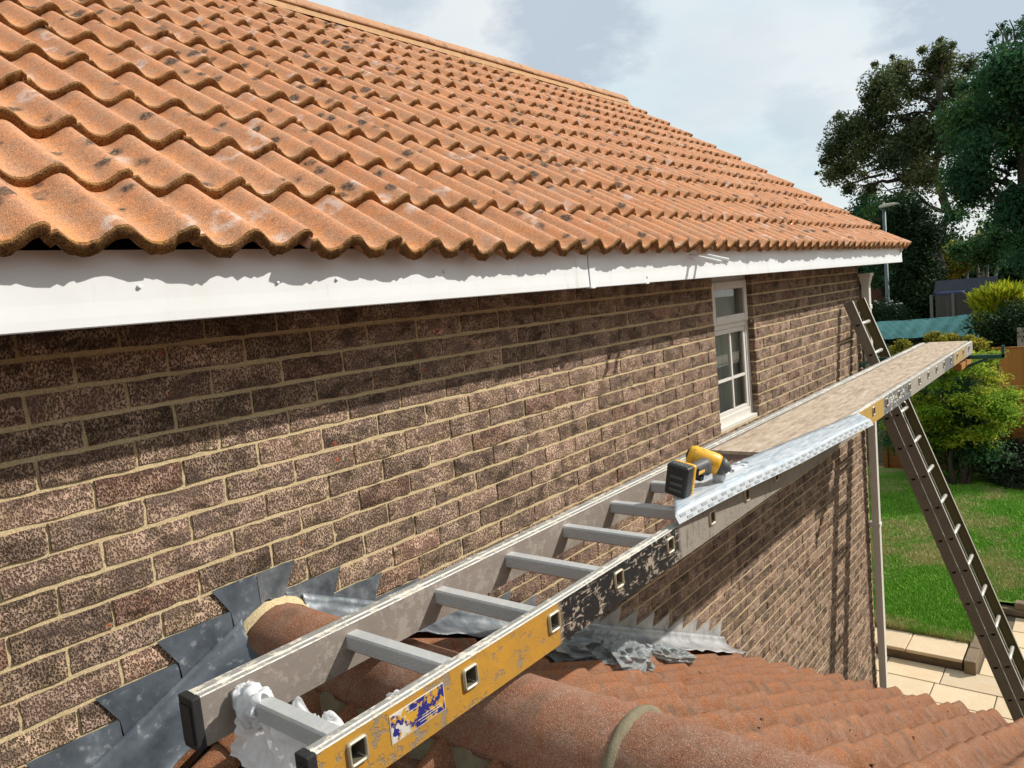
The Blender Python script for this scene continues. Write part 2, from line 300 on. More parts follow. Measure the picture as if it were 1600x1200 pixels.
m = Mat('drill_yellow', 0.38, 0, 0.5); m.set('Base Color', m.mix(m.ramp(m.noise(60, 4), [(0.58, 0.0), (0.66, 0.8)]), (0.78, 0.40, 0.02), (0.24, 0.16, 0.06))); MT['drill_yellow'] = m.m
simple('drill_black', (0.016, 0.016, 0.016), 0.42, 0, 0.5, 0.4, 60, 0.0008)
simple('drill_grey', (0.08, 0.08, 0.08), 0.5, 0, 0.4, 0.4, 60)
simple('steel', (0.55, 0.56, 0.57), 0.3, 0.9, 0.5)
simple('tube_white', (0.82, 0.82, 0.80), 0.4)
simple('white_plastic', (0.54, 0.56, 0.57), 0.4, 0, 0.5, 0.05, 30)
simple('green_steel', (0.012, 0.075, 0.052), 0.45, 0.2, 0.5, 0.3, 20)
simple('pipe_beige', (0.62, 0.585, 0.53), 0.4, 0, 0.5, 0.08, 6)
m = Mat('lawn_soil', 0.95, 0, 0.1)
g = m.mix(m.noise(9, 5), (0.08, 0.18, 0.02), (0.14, 0.28, 0.034))
dry = m.ramp(m.math('ADD', m.noise(0.9, 4, 0.6), m.math('MULTIPLY', m.noise(6, 3), 0.25)), [(0.60, 0.0), (0.76, 0.8)])
m.set('Base Color', m.mix(dry, g, (0.25, 0.215, 0.10))); m.bump(m.noise(45, 4), 0.02); MT['lawn_soil'] = m.m
m = Mat('grass_blade', 0.7, 0, 0.2)
g = m.mix(m.attr('rnd'), (0.11, 0.27, 0.024), (0.24, 0.46, 0.055))
dry = m.ramp(m.math('ADD', m.noise(0.9, 4, 0.6), m.math('MULTIPLY', m.noise(6, 3), 0.25)), [(0.60, 0.0), (0.76, 0.8)])
m.set('Base Color', m.mix(dry, g, (0.46, 0.39, 0.19))); MT['grass_blade'] = m.m
m = Mat('earth', 0.95, 0, 0.1); m.set('Base Color', m.ramp(m.noise(2.5, 6, 0.7), [(0.35, (0.035, 0.028, 0.016)), (0.6, (0.08, 0.06, 0.035)), (0.75, (0.06, 0.075, 0.02))])); m.bump(m.noise(30, 4), 0.02); MT['earth'] = m.m
m = Mat('paving', 0.85, 0, 0.25)
c = m.mix(m.rnd(), (0.52, 0.42, 0.29), (0.64, 0.50, 0.33)); c = m.mix(m.ramp(m.noise(2.5, 6, 0.6), [(0.4, 0.0), (0.75, 0.6)]), c, (0.50, 0.33, 0.19))
c = m.mix(m.ramp(m.noise(30, 4), [(0.6, 0.0), (0.8, 0.4)]), c, (0.33, 0.27, 0.18)); m.set('Base Color', c); m.bump(m.noise(16, 5), 0.004); MT['paving'] = m.m
simple('joint_grout', (0.13, 0.105, 0.075), 0.95, 0, 0.1, 0.3, 20)
m = simple('garden_wall', (0.20, 0.15, 0.10), 0.95, 0, 0.1, 0.45, 9, 0.006)
def wood(name, a, b, stretch):
    m = Mat(name, 0.8, 0, 0.2); m.set('Base Color', m.mix(m.noise(5, 4, v=m.mapv(scale=stretch)), a, m.mix(m.rnd(), a, b))); m.bump(m.noise(20, 3, v=m.mapv(scale=stretch)), 0.002); MT[name] = m.m
wood('fence_orange', (0.34, 0.15, 0.036), (0.50, 0.24, 0.065), (1, 1, 6))
wood('fence_brown', (0.22, 0.088, 0.02), (0.30, 0.13, 0.03), (1, 1, 6))
wood('fence_rust', (0.10, 0.04, 0.025), (0.13, 0.05, 0.03), (1, 1, 3))
wood('fence_grey', (0.055, 0.05, 0.042), (0.11, 0.10, 0.082), (1, 4, 1))
simple('fence_post_grey', (0.14, 0.13, 0.115), 0.9)
simple('concrete', (0.30, 0.28, 0.25), 0.9, 0, 0.2, 0.2, 10)
simple('shed_roof', (0.030, 0.040, 0.056), 0.9, 0, 0.3, 0.2, 3)
simple('shed_wall', (0.03, 0.028, 0.025), 0.8, 0, 0.2, 0.2, 3)
simple('blue_sheet', (0.02, 0.035, 0.12), 0.6)
m = Mat('tarp', 0.5, 0, 0.4); n1 = m.noise(1.6, 5, 0.6, dist=0.7); m.set('Base Color', m.mix(n1, (0.075, 0.27, 0.27), (0.19, 0.44, 0.42))); m.bump(n1, 0.08, 0.8); MT['tarp'] = m.m
simple('lamp_metal', (0.10, 0.125, 0.13), 0.55, 0.2, 0.4)
simple('lamp_head', (0.42, 0.40, 0.32), 0.5)
simple('grey_box', (0.42, 0.44, 0.44), 0.6)
m = Mat('bark', 0.95, 0, 0.1); m.set('Base Color', m.mix(m.noise(6, 5, v=m.mapv(scale=(4, 4, 1))), (0.035, 0.027, 0.02), (0.10, 0.08, 0.06))); m.bump(m.noise(20, 4, v=m.mapv(scale=(3, 3, 1))), 0.02); MT['bark'] = m.m
def leaf_mat(name, stops, trans=0.3):
    m = Mat(name, 0.75, 0, 0.12)
    c = m.ramp(m.attr('rnd'), stops); m.set('Base Color', c)
    ms = N(m.t, 'ShaderNodeMixShader'); ms.inputs[0].default_value = trans; tl = N(m.t, 'ShaderNodeBsdfTranslucent'); m.L(c, tl.inputs[0])
    m.L(m.b.outputs[0], ms.inputs[1]); m.L(tl.outputs[0], ms.inputs[2]); m.L(ms.outputs[0], m.t.nodes['Material Output'].inputs[0]); MT[name] = m.m
leaf_mat('leaf_dark', [(0, (0.045, 0.068, 0.034)), (0.6, (0.095, 0.125, 0.050)), (0.9, (0.19, 0.19, 0.06)), (1, (0.15, 0.085, 0.055))], 0.42)
leaf_mat('leaf_green', [(0, (0.026, 0.078, 0.040)), (0.6, (0.052, 0.128, 0.050)), (1, (0.15, 0.24, 0.050))], 0.40)
leaf_mat('leaf_ivy', [(0, (0.010, 0.026, 0.010)), (0.7, (0.020, 0.046, 0.016)), (1, (0.045, 0.08, 0.02))], 0.15)
leaf_mat('leaf_acer', [(0, (0.09, 0.21, 0.02)), (0.5, (0.22, 0.34, 0.03)), (0.85, (0.46, 0.46, 0.05)), (1, (0.55, 0.36, 0.07))], 0.5)
leaf_mat('leaf_yellow', [(0, (0.08, 0.15, 0.012)), (0.5, (0.34, 0.38, 0.02)), (1, (0.68, 0.60, 0.04))], 0.4)
leaf_mat('leaf_autumn', [(0, (0.07, 0.10, 0.02)), (0.45, (0.26, 0.24, 0.04)), (0.8, (0.50, 0.42, 0.05)), (1, (0.34, 0.14, 0.07))], 0.4)
leaf_mat('leaf_shrub', [(0, (0.012, 0.022, 0.012)), (1, (0.045, 0.06, 0.032))], 0.15)
leaf_mat('debris', [(0, (0.03, 0.02, 0.012)), (1, (0.16, 0.09, 0.04))], 0.0)

# ------------------------------------------------------------------ object helpers
def link(o, parent=None):
    S.collection.objects.link(o)
    if parent is not None: o.parent = parent
    return o
def thing(name, label, cat, loc=(0, 0, 0), group=None):
    o = link(bpy.data.objects.new(name, None)); o.location = loc; o.empty_display_size = 0.1
    o['label'] = label; o['category'] = cat
    if group: o['group'] = group
    bpy.context.view_layer.update()
    return o
def tag(o, label, cat, group=None, kind=None):
    o['label'] = label; o['category'] = cat
    if group: o['group'] = group
    if kind: o['kind'] = kind
    return o
def wmat(p):
    mm = Matrix.Identity(4)
    while p is not None:
        mm = p.matrix_basis @ mm; p = p.parent
    return mm
class MB:
    """collects polygons in world coordinates"""
    def __init__(s): s.v = []; s.f = []; s.mi = []; s.rn = []; s.sm = []; s.tr = []
    def add(s, V, F, mi=0, rnd=0.0, smooth=False, T=None, tr=None):
        o = len(s.v)
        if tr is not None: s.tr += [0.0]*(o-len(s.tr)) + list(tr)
        for p in V:
            p = Vector(p)
            if T is not None: p = T @ p
            s.v.append(tuple(p))
        for i, f in enumerate(F):
            s.f.append(tuple(o+k for k in f)); s.mi.append(mi[i] if isinstance(mi, (list, tuple)) else mi); s.rn.append(rnd); s.sm.append(smooth[i] if isinstance(smooth, list) else smooth)
        return s
    def box(s, a, b, mi=0, rnd=0.0, T=None):
        (x0, y0, z0), (x1, y1, z1) = a, b
        V = [(x0, y0, z0), (x1, y0, z0), (x1, y1, z0), (x0, y1, z0), (x0, y0, z1), (x1, y0, z1), (x1, y1, z1), (x0, y1, z1)]
        F = [(0, 3, 2, 1), (4, 5, 6, 7), (0, 1, 5, 4), (1, 2, 6, 5), (2, 3, 7, 6), (3, 0, 4, 7)]
        return s.add(V, F, mi, rnd, False, T)
    def bar(s, p, q, w, h, up=(0, 0, 1), mi=0, rnd=0.0):
        p, q = Vector(p), Vector(q); d = (q-p).normalized(); side = d.cross(Vector(up)).normalized(); u = side.cross(d)
        V = []
        for c in (p, q):
            for a, b in ((-1, -1), (1, -1), (1, 1), (-1, 1)): V.append(c + side*(a*w/2) + u*(b*h/2))
        return s.add(V, [(0, 1, 2, 3), (7, 6, 5, 4), (0, 4, 5, 1), (1, 5, 6, 2), (2, 6, 7, 3), (3, 7, 4, 0)], mi, rnd)
    def tube(s, pts, rad, n=8, mi=0, rnd=0.0, caps=True):
        pts = [Vector(p) for p in pts]; V = []; F = []
        for i, p in enumerate(pts):
            d = (pts[min(i+1, len(pts)-1)] - pts[max(i-1, 0)]).normalized()
            a = d.cross(Vector((0, 0, 1)) if abs(d.z) < 0.9 else Vector((1, 0, 0))).normalized(); b = d.cross(a)
            r = rad[i] if isinstance(rad, (list, tuple)) else rad
            for k in range(n):
                t = 2*math.pi*k/n; V.append(p + a*(r*math.cos(t)) + b*(r*math.sin(t)))
        for i in range(len(pts)-1):
            for k in range(n): F.append((i*n+k, i*n+(k+1) % n, (i+1)*n+(k+1) % n, (i+1)*n+k))
        nf = len(F)
        if caps: F += [tuple(range(n))[::-1], tuple(range((len(pts)-1)*n, len(pts)*n))]
        return s.add(V, F, mi, rnd, [True]*nf + [False]*(len(F)-nf))
    def mesh(s, name, mats, inv=None):
        me = bpy.data.meshes.new(name)
        v = s.v if inv is None else [tuple(inv @ Vector(p)) for p in s.v]
        me.from_pydata(v, [], s.f)
        for mt in mats: me.materials.append(MT[mt])
        me.polygons.foreach_set('material_index', s.mi); me.polygons.foreach_set('use_smooth', [bool(q) for q in s.sm])
        a = me.attributes.new('rnd', 'FLOAT', 'FACE'); a.data.foreach_set('value', [float(q) for q in s.rn])
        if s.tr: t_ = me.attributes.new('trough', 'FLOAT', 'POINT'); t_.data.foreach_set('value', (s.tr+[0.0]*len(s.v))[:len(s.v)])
        me.update()
        return me
    def build(s, name, mats, parent=None, bevel=0.0, seg=2):
        if isinstance(mats, str): mats = [mats]
        me = s.mesh(name, mats, wmat(parent).inverted() if parent is not None else None)
        o = link(bpy.data.objects.new(name, me), parent)
        if bevel:
            bm = bmesh.new(); bm.from_mesh(me); bmesh.ops.remove_doubles(bm, verts=bm.verts, dist=1e-5)
            bmesh.ops.bevel(bm, geom=[e for e in bm.edges if e.calc_face_angle(0) > 0.5], offset=bevel, segments=seg, profile=0.6, affect='EDGES'); bm.to_mesh(me); bm.free()
        return o
def recentre(o):
    me = o.data; co = np.empty(len(me.vertices)*3); me.vertices.foreach_get('co', co); co = co.reshape(-1, 3)
    c = (co.min(0)+co.max(0))/2; c[2] = co[:, 2].min(); me.vertices.foreach_set('co', (co-c).ravel()); o.location = tuple(c); me.update(); return o
def np_mesh(name, V, F, mats, rnd=None, parent=None, smooth=False, mi=None):
    me = bpy.data.meshes.new(name); nf, k = F.shape
    me.vertices.add(len(V)); me.vertices.foreach_set('co', np.asarray(V, np.float32).ravel())
    me.loops.add(nf*k); me.loops.foreach_set('vertex_index', F.astype(np.int32).ravel())
    me.polygons.add(nf); me.polygons.foreach_set('loop_start', np.arange(0, nf*k, k, dtype=np.int32))
    for mt in ([mats] if isinstance(mats, str) else mats): me.materials.append(MT[mt])
    if mi is not None: me.polygons.foreach_set('material_index', mi.astype(np.int32))
    me.polygons.foreach_set('use_smooth', np.full(nf, smooth))
    if rnd is not None:
        a = me.attributes.new('rnd', 'FLOAT', 'FACE'); a.data.foreach_set('value', np.asarray(rnd, np.float32))
    me.update(calc_edges=True); me.validate()
    return link(bpy.data.objects.new(name, me), parent)
def screen(p):
    d = np.asarray(p, float)-CAM; w = d@_f
    if w <= 0.05: return None
    return 800+FPX*(d@_r2)/w, 600-FPX*(d@_u2)/w, w

# ------------------------------------------------------------------ the house on the left
G = -5.0
WX0, WX1 = -1.35, 7.117          # wall ends
house = thing('brick_house', 'brown brick house with white fascia and a steep orange pantiled roof', 'house', (3.0, 2.6, G))
wb = MB()
HX0, HX1 = 3.83, 4.46             # window opening
HZ0, HZ1 = -0.90, 0.085
YM = 0.006
wb.box((WX0, YM, G), (HX0, 0.11, 0.155)); wb.box((HX1, YM, G), (WX1-0.006, 0.11, 0.155)); wb.box((HX0, YM, G), (HX1, 0.11, HZ0)); wb.box((HX0, YM, HZ1), (HX1, 0.11, 0.155))
wb.box((WX1-0.11, 0.11, G), (WX1-0.006, 5.6, 0.155)); wb.box((WX0, 0.11, G), (WX0+0.1, 5.6, 0.155)); wb.box((WX0, 5.5, G), (WX1-0.006, 5.6, 0.155))
# gable triangle at the far end
wb.add([(WX1-0.1, 0.11, 0.155), (WX1-0.1, 5.6, 0.155), (WX1-0.1, 2.63, 1.95), (WX1-0.006, 0.11, 0.155), (WX1-0.006, 5.6, 0.155), (WX1-0.006, 2.63, 1.95)], [(0, 1, 2), (3, 5, 4), (0, 2, 5, 3), (1, 4, 5, 2)])
wall = wb.build('wall', 'mortar', house)
# brick shape variants
def brick_variant(L, seed):
    r = np.random.default_rng(seed); nx, nz = 9, 4
    xs = np.linspace(-L/2, L/2, nx); zs = np.linspace(-0.0312, 0.0312, nz)
    V = []; 
    for zi, z in enumerate(zs):
        for xi, x in enumerate(xs):
            e = (xi in (0, nx-1)) or (zi in (0, nz-1)); c = (xi in (0, nx-1)) and (zi in (0, nz-1))
            V.append((x + r.normal(0, 0.0012), (0.0022 if e else 0) + r.normal(0, 0.0010), z + r.normal(0, 0.0010)))
    F = [(j*nx+i, j*nx+i+1, (j+1)*nx+i+1, (j+1)*nx+i) for j in range(nz-1) for i in range(nx-1)]
    rim = [i for i in range(nx)] + [j*nx+nx-1 for j in range(1, nz)] + [(nz-1)*nx+i for i in range(nx-2, -1, -1)] + [j*nx for j in range(nz-2, 0, -1)]
    o = len(V)
    o2 = o
    for k in rim: V.append((V[k][0]*1.004, 0.014, V[k][2]*1.01))
    for i in range(len(rim)): F.append((rim[i], o+i, o+(i+1) % len(rim), rim[(i+1) % len(rim)]))
    return V, F
VARS = {}
for key, L in (('full', 0.215), ('half', 0.1025)):
    for k in range(8): VARS[key, k] = brick_variant(L, 50+k+(100 if key == 'half' else 0))
def lay_bricks(parent, x0, x1, ztop, zbot, holes, xoff, T, maxobj, name='brick', parity=0):
    """courses of stretchers in the plane y = 0 of frame T; bed joints at z = -0.075 j"""
    cells = []
    j0 = int(math.floor(-ztop/0.075)); j1 = int(math.ceil(-zbot/0.075))
    for j in range(j0, j1):
        zc = -0.075*j - 0.0375
        off = xoff + (0.1125 if (j+1+parity) % 2 == 0 else 0.0)
        n0 = int(math.floor((x0-off)/0.225))-1
        for n in range(n0, int((x1-off)/0.225)+2):
            a, b = off+n*0.225+0.005, off+(n+1)*0.225-0.005
            segs = [(max(a, x0), min(b, x1))]
            for (hx0, hx1, hz0, hz1) in holes:
                if hz0 < zc < hz1:
                    ns = []
                    for (p, q) in segs:
                        if q <= hx0 or p >= hx1: ns.append((p, q)); continue
                        if p < hx0: ns.append((p, hx0))
                        if q > hx1: ns.append((hx1, q))
                    segs = ns
            for (p, q) in segs:
                if q-p > 0.025: cells.append((p, q, zc))
    items = []
    for (p, q, zc) in cells:
        w = T @ Vector(((p+q)/2, 0, zc)); sc = screen(w); area = 0
        if sc and -60 < sc[0] < 1660 and -40 < sc[1] < 1240:
            aa = screen(T @ Vector((p, 0, zc))); bb = screen(T @ Vector((q, 0, zc))); area = (math.hypot(aa[0]-bb[0], aa[1]-bb[1])*FPX*0.065/sc[2]) if aa and bb else 0
        items.append((area, p, q, zc))
    items.sort(key=lambda t: -t[0])
    meshes = {}; sV = []; sF4 = []; sR = []; off = 0
    for idx, (area, p, q, zc) in enumerate(items):
        L = q-p; key = 'full' if L > 0.15 else 'half'; k = random.randrange(8); Lb = 0.215 if key == 'full' else 0.1025
        loc = Vector(((p+q)/2, random.uniform(-0.0018, 0.0015), zc+random.uniform(-0.0012, 0.0012))); rot = random.uniform(-0.006, 0.006)
        X = T @ Matrix.Translation(loc) @ Matrix.Rotation(rot, 4, 'Y') @ Matrix.Diagonal((L/Lb, 1, 1, 1))
        if idx < maxobj and area > 0:
            if (key, k) not in meshes:
                mb = MB(); mb.add(*VARS[key, k]); meshes[key, k] = mb.mesh('brick', ['brick'])
            o = link(bpy.data.objects.new(name, meshes[key, k]), parent); o.matrix_basis = wmat(parent).inverted() @ X
        else:
            V, F = VARS[key, k]; A = np.array([tuple(X @ Vector(t)) for t in V]); sV.append(A); sF4.append(np.array(F)+off); sR.append(np.full(len(F), random.random())); off += len(V)
    if sV:
        V = np.concatenate(sV); iv = np.array(wmat(parent).inverted()); V = V@iv[:3, :3].T+iv[:3, 3]
        o = np_mesh(name, V, np.concatenate(sF4), 'brick', np.concatenate(sR), parent); o['kind'] = 'stuff'
lay_bricks(wall, WX0, WX1, 0.15, G, [(HX0, HX1, HZ0, HZ1)], 0.0, Matrix.Identity(4), 300)
# far end wall of the house: all its bricks as one piece
lay_bricks(wall, 0.0, 5.5, 0.15, G, [], 0.0, Matrix.Translation((WX1, 0.005, 0)) @ Matrix.Rotation(R(90), 4, 'Z'), 0)
# window jambs (brick returns)
jb = MB()
for j in range(-1, 12):
    z0 = -0.075*j-0.07; jb.box((HX1-0.001, 0.002, z0), (HX1+0.012, 0.10, z0+0.065), 0, random.random())
o = jb.build('brick', 'brick', wall); o['kind'] = 'stuff'

# ---- pantiles
def tile_profile(x):
    ph = (x/0.150) % 1.0
    return 0.040*((0.5+0.5*math.cos(2*math.pi*ph))**1.25) - 0.040
TILE_T = 0.030
def tile_profile_low(x):
    ph = (x/0.150) % 1.0
    return 0.058*((0.5+0.5*math.cos(2*math.pi*ph))**1.0) - 0.058
PROF = [tile_profile]
def tile_variant(seed, length=0.392, w0=0.003, w1=0.3125, tilt=0.030/0.322, TILE_T=TILE_T):
    r = np.random.default_rng(seed); xs = list(np.linspace(w0, w1, 29)); ss = [0.0, 0.006, 0.05, 0.20, length]; nx = len(xs)
    top = []; ph1, ph2 = r.uniform(0, 6.28, 2)
    edge = [r.normal(0, 0.0016)+0.003*math.sin(18*x+ph1) for x in xs]; drop = [r.normal(0, 0.0012) for x in xs]
    wv = r.normal(0, 0.0012)
    for si, s in enumerate(ss):
        for xi, x in enumerate(xs):
            h = PROF[0](x) - s*tilt + wv*math.sin(9*x+ph2)
            if x < 0.017: h -= (0.011 if PROF[0] is tile_profile else 0.003)
            if x > 0.299: h += 0.0015 - (x-0.299)*0.35
            if si == 0: h -= 0.004
            top.append((x, s + (edge[xi] if si < 2 else 0), h))
    V = list(top); F = []; mi = []; sm = []
    for si in range(len(ss)-1):
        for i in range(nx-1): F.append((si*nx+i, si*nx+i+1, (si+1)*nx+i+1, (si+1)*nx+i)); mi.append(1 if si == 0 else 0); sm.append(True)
    fb = len(V)                     # duplicated front top row for a crisp lip, then the lower lip
    for i in range(nx): V.append(top[i])
    fl = len(V)
    for i in range(nx): x, s, h = top[i]; V.append((x + r.normal(0, 0.001), s-0.001+r.normal(0, 0.0015), h+0.004-TILE_T+drop[i]*1.6))
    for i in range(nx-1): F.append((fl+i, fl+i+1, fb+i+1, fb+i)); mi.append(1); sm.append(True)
    bb = len(V)
    for i in range(nx): x, s, h = top[(len(ss)-1)*nx+i]; V.append((x, length, h-TILE_T*0.7))
    for i in range(nx-1): F.append((bb+i, bb+i+1, fl+i+1, fl+i)); mi.append(0); sm.append(True)
    for col in (0, nx-1):
        c = [si*nx+col for si in range(len(ss))]; q = c + [bb+col, fl+col]
        o = len(V); V += [V[k] for k in q]; f = tuple(range(o, o+len(q))); F.append(f if col else f[::-1]); mi.append(0); sm.append(False)
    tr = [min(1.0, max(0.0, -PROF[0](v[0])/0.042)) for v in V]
    return V, F, mi, sm, tr
TV = [tile_variant(200+k) for k in range(6)]
PROF[0] = tile_profile_low; TV2 = [tile_variant(300+k, length=0.40, tilt=0.017/0.338, TILE_T=0.017) for k in range(6)]; PROF[0] = tile_profile
def lay_tiles(parent, T, cells, mats, maxobj, TV=TV):
    """cells: (x, s, dz) of each tile's front left corner in the slope frame T (x along the eaves, y up the slope, z out)"""
    items = []
    for (x, s, dz) in cells:
        w = T @ Vector((x+0.15, s+0.15, 0)); sc = screen(w); vis = 0
        if sc and -150 < sc[0] < 1750 and -150 < sc[1] < 1350: vis = 1/sc[2]**2
        items.append((vis, x, s, dz))
    items.sort(key=lambda t: -t[0]); ms = []
    for (V, F, mi, sm, tr_) in TV:
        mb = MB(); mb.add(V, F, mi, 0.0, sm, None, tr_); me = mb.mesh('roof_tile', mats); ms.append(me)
    rest = MB()
    for idx, (vis, x, s, dz) in enumerate(items):
        k = random.randrange(6)
        X = T @ Matrix.Translation((x+random.uniform(-.0015, .0015), s+random.uniform(-0.005, 0.005), dz+random.uniform(-0.001, 0.0025))) @ Matrix.Rotation(random.uniform(-0.010, 0.010), 4, 'Z') @ Matrix.Rotation(random.uniform(-0.010, 0.010), 4, 'Y') @ Matrix.Rotation(random.uniform(-0.006, 0.010), 4, 'X')
        if idx < maxobj:
            o = link(bpy.data.objects.new('roof_tile', ms[k]), parent); o.matrix_basis = wmat(parent).inverted() @ X
        else:
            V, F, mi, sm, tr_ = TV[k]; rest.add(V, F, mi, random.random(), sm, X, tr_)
    if rest.v:
        o = rest.build('roof_tile', mats, parent); o['kind'] = 'stuff'
PIT = R(34.15); GA = 0.3221
TX0, TY0, TZ0 = 0.072, -0.3693, 0.2365
NR = 11; SL = 3.56
def slope_frame(o, xdir, sdir):
    xd, sd = Vector(xdir).normalized(), Vector(sdir).normalized(); n = xd.cross(sd)
    Mx = Matrix.Identity(4)
    for i in range(3): Mx[i][0] = xd[i]; Mx[i][1] = sd[i]; Mx[i][2] = n[i]; Mx[i][3] = o[i]
    return Mx
TF = slope_frame((TX0, TY0, TZ0), (1, 0, 0), (0, math.cos(PIT), math.sin(PIT)))
sag_x = [-2, 0, .08, .5, .98, 1.4, 1.9, 2.3, 3, 9]; sag_z = [.010, .01, .01, .004, -.006, -.011, -.008, -.002, 0, 0]
rb = MB()      # roof deck (felt and battens) under the tiles
RX0, RX1 = TX0-0.3*4, TX0+0.3*25-0.03
def deckp(x, s, h): return TF @ Vector((x-TX0, s, h))
for h in (-0.105,):
    rb.add([deckp(RX0, 0.17, h), deckp(RX1-0.04, 0.17, h), deckp(RX1-0.04, SL, h), deckp(RX0, SL, h), deckp(RX0, 0.17, h-0.03), deckp(RX1-0.04, 0.17, h-0.03), deckp(RX1-0.04, SL, h-0.03), deckp(RX0, SL, h-0.03)],
           [(0, 1, 2, 3), (7, 6, 5, 4), (0, 4, 5, 1), (1, 5, 6, 2), (2, 6, 7, 3), (3, 7, 4, 0)])
AY, AZ = TY0+SL*math.cos(PIT), TZ0+SL*math.sin(PIT)
# far slope (unseen from the photo): simple tiled slope
rb.add([(RX0, AY, AZ-0.06), (RX1, AY, AZ-0.06), (RX1, 2*AY-TY0, TZ0-0.06), (RX0, 2*AY-TY0, TZ0-0.06), (RX0, AY, AZ-0.1), (RX1, AY, AZ-0.1), (RX1, 2*AY-TY0, TZ0-0.1), (RX0, 2*AY-TY0, TZ0-0.1)],
       [(0, 1, 2, 3), (7, 6, 5, 4), (0, 4, 5, 1), (1, 5, 6, 2), (2, 6, 7, 3), (3, 7, 4, 0)], 1)
roof = rb.build('roof', ['dark_void', 'roof_tile'], house)
cells = []
for r_ in range(NR):
    s = 0 if r_ == 0 else 0.3231+GA*(r_-1)
    for k in range(-4, 25):
        dz = float(np.interp(TX0+0.3*k+0.15, sag_x, sag_z))*(1.0 if r_ == 0 else 0.5)
        cells.append((0.3*k, s + (float(np.interp(0.3*k, [0.2, 1.4], [0.014, 0.0])) if r_ == 0 else 0), dz))
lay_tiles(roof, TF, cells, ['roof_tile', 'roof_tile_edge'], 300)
# ridge tiles
def half_round(name, p, q, rad, thick, mats, parent, n=16, spread=1.0, collar=False, jitter=0.003):
    p, q = Vector(p), Vector(q); d = (q-p).normalized(); up = Vector((0, 0, 1)); side = d.cross(up).normalized(); up = side.cross(d)
    V = []; F = []; mi = []; sm = []; sts = [0, 0.01/(q-p).length, 0.5, 1-0.01/(q-p).length, 1]
    ns = len(sts)
    for layer in (0, 1):
        for st in sts:
            rr = rad*(1-(0.012 if st in (0, 1) else 0)) - layer*thick
            c = p+(q-p)*st
            for k in range(n+1):
                a = math.pi*(0.5-spread/2) + math.pi*spread*k/n
                V.append(c + side*(rr*math.cos(a)*1.0) + up*(rr*math.sin(a)) + Vector((0, 0, random.uniform(-1, 1)*0.0006)))
    w = n+1
    for i in range(ns-1):
        for k in range(n): F.append((i*w+k, i*w+k+1, (i+1)*w+k+1, (i+1)*w+k)); sm.append(True)
    o = ns*w
    for i in range(ns-1):
        for k in range(n): F.append((o+(i+1)*w+k, o+(i+1)*w+k+1, o+i*w+k+1, o+i*w+k)); sm.append(True)
    for e in (0, ns-1):
        for k in range(n): F.append((e*w+k, e*w+k+1, o+e*w+k+1, o+e*w+k)); sm.append(False)
    for k in (0, n):
        for i in range(ns-1): F.append((i*w+k, (i+1)*w+k, o+(i+1)*w+k, o+i*w+k)); sm.append(False)
    mb = MB(); mb.add(V, F, 0, 0, sm); return mb.build(name, mats, parent)
RZ = AZ+0.045-0.115
x = RX0
for i in range(20):
    x1 = min(x+0.452, 7.50)
    if x1-x < 0.1: break
    half_round('ridge_tile', (x+0.002, AY, RZ+random.uniform(-.004, .004)), (x1-0.003, AY, RZ+random.uniform(-.004, .004)), 0.115, 0.016, 'ridge_tile' if i != 19 else 'ridge_tile', roof, spread=0.86); x = x1
bd = MB()
n = 90; xs = np.linspace(RX0, 7.49, n); V = []
for xx in xs:
    wob = random.uniform(-.006, .006)
    V += [(xx, AY-0.124+wob*0.6, AZ-0.100), (xx, AY-0.104, AZ-0.055+wob*0.3), (xx, AY+0.104, AZ-0.055), (xx, AY+0.130, AZ-0.113)]
bd.add(V, [(i*4+k, (i+1)*4+k, (i+1)*4+k+1, i*4+k+1) for i in range(n-1) for k in range(3)], 0, 0, True)
bd.build('ridge_bedding', 'ridge_mortar', roof)
# verge: mortar line and board at the far gable
vb = MB(); vb.add([deckp(RX1-0.05, 0.02, -0.05), deckp(RX1-0.02, 0.02, -0.05), deckp(RX1-0.02, SL, -0.05), deckp(RX1-0.05, SL, -0.05), deckp(RX1-0.05, 0.02, -0.15), deckp(RX1-0.02, 0.02, -0.15), deckp(RX1-0.02, SL, -0.15), deckp(RX1-0.05, SL, -0.15)],
    [(0, 1, 2, 3), (7, 6, 5, 4), (0, 4, 5, 1), (1, 5, 6, 2), (2, 6, 7, 3), (3, 7, 4, 0)]); vb.build('bargeboard', 'white_upvc', house)

# ---- fascia, soffit
FY = -0.28
def fascia(x0, x1, proud, z0=0.0555, z1=0.2125):
    b = MB(); prof = [(FY-proud+0.018, z0-0.001), (FY-proud+0.002, z0-0.0015), (FY-proud, z0+0.001), (FY-proud, z0+0.02), (FY-proud+0.0012, z0+0.05), (FY-proud+0.0015, z1), (FY-proud+0.018, z1)]
    V = [(xx, y, z) for xx in (x0, x1) for (y, z) in prof]; k = len(prof)
    F = [(i, i+1, k+i+1, k+i) for i in range(k-1)] + [(k-1, 0, k, 2*k-1), tuple(range(k))[::-1], tuple(range(k, 2*k))]
    b.add(V, F); return b.build('fascia_board', 'white_upvc', house)
fb = [fascia(WX0, 2.0445, 0.0), fascia(2.0470, 2.4885, 0.004, 0.0535), fascia(2.4910, 7.568, 0.0)]
b = MB(); b.box((7.554, FY+0.004, 0.056), (7.572, 0.30, 0.20)); b.build('fascia_return', 'white_upvc', house)
b = MB(); b.box((2.0430, FY-0.0065, 0.051), (2.0490, FY+0.01, 0.057)); b.box((2.0485, FY-0.008, 0.0500), (2.076, FY+0.02, 0.0575)); b.box((2.491, FY-0.008, 0.0500), (2.519, FY+0.02, 0.0575)); b.build('joint_trim', 'white_upvc', house)
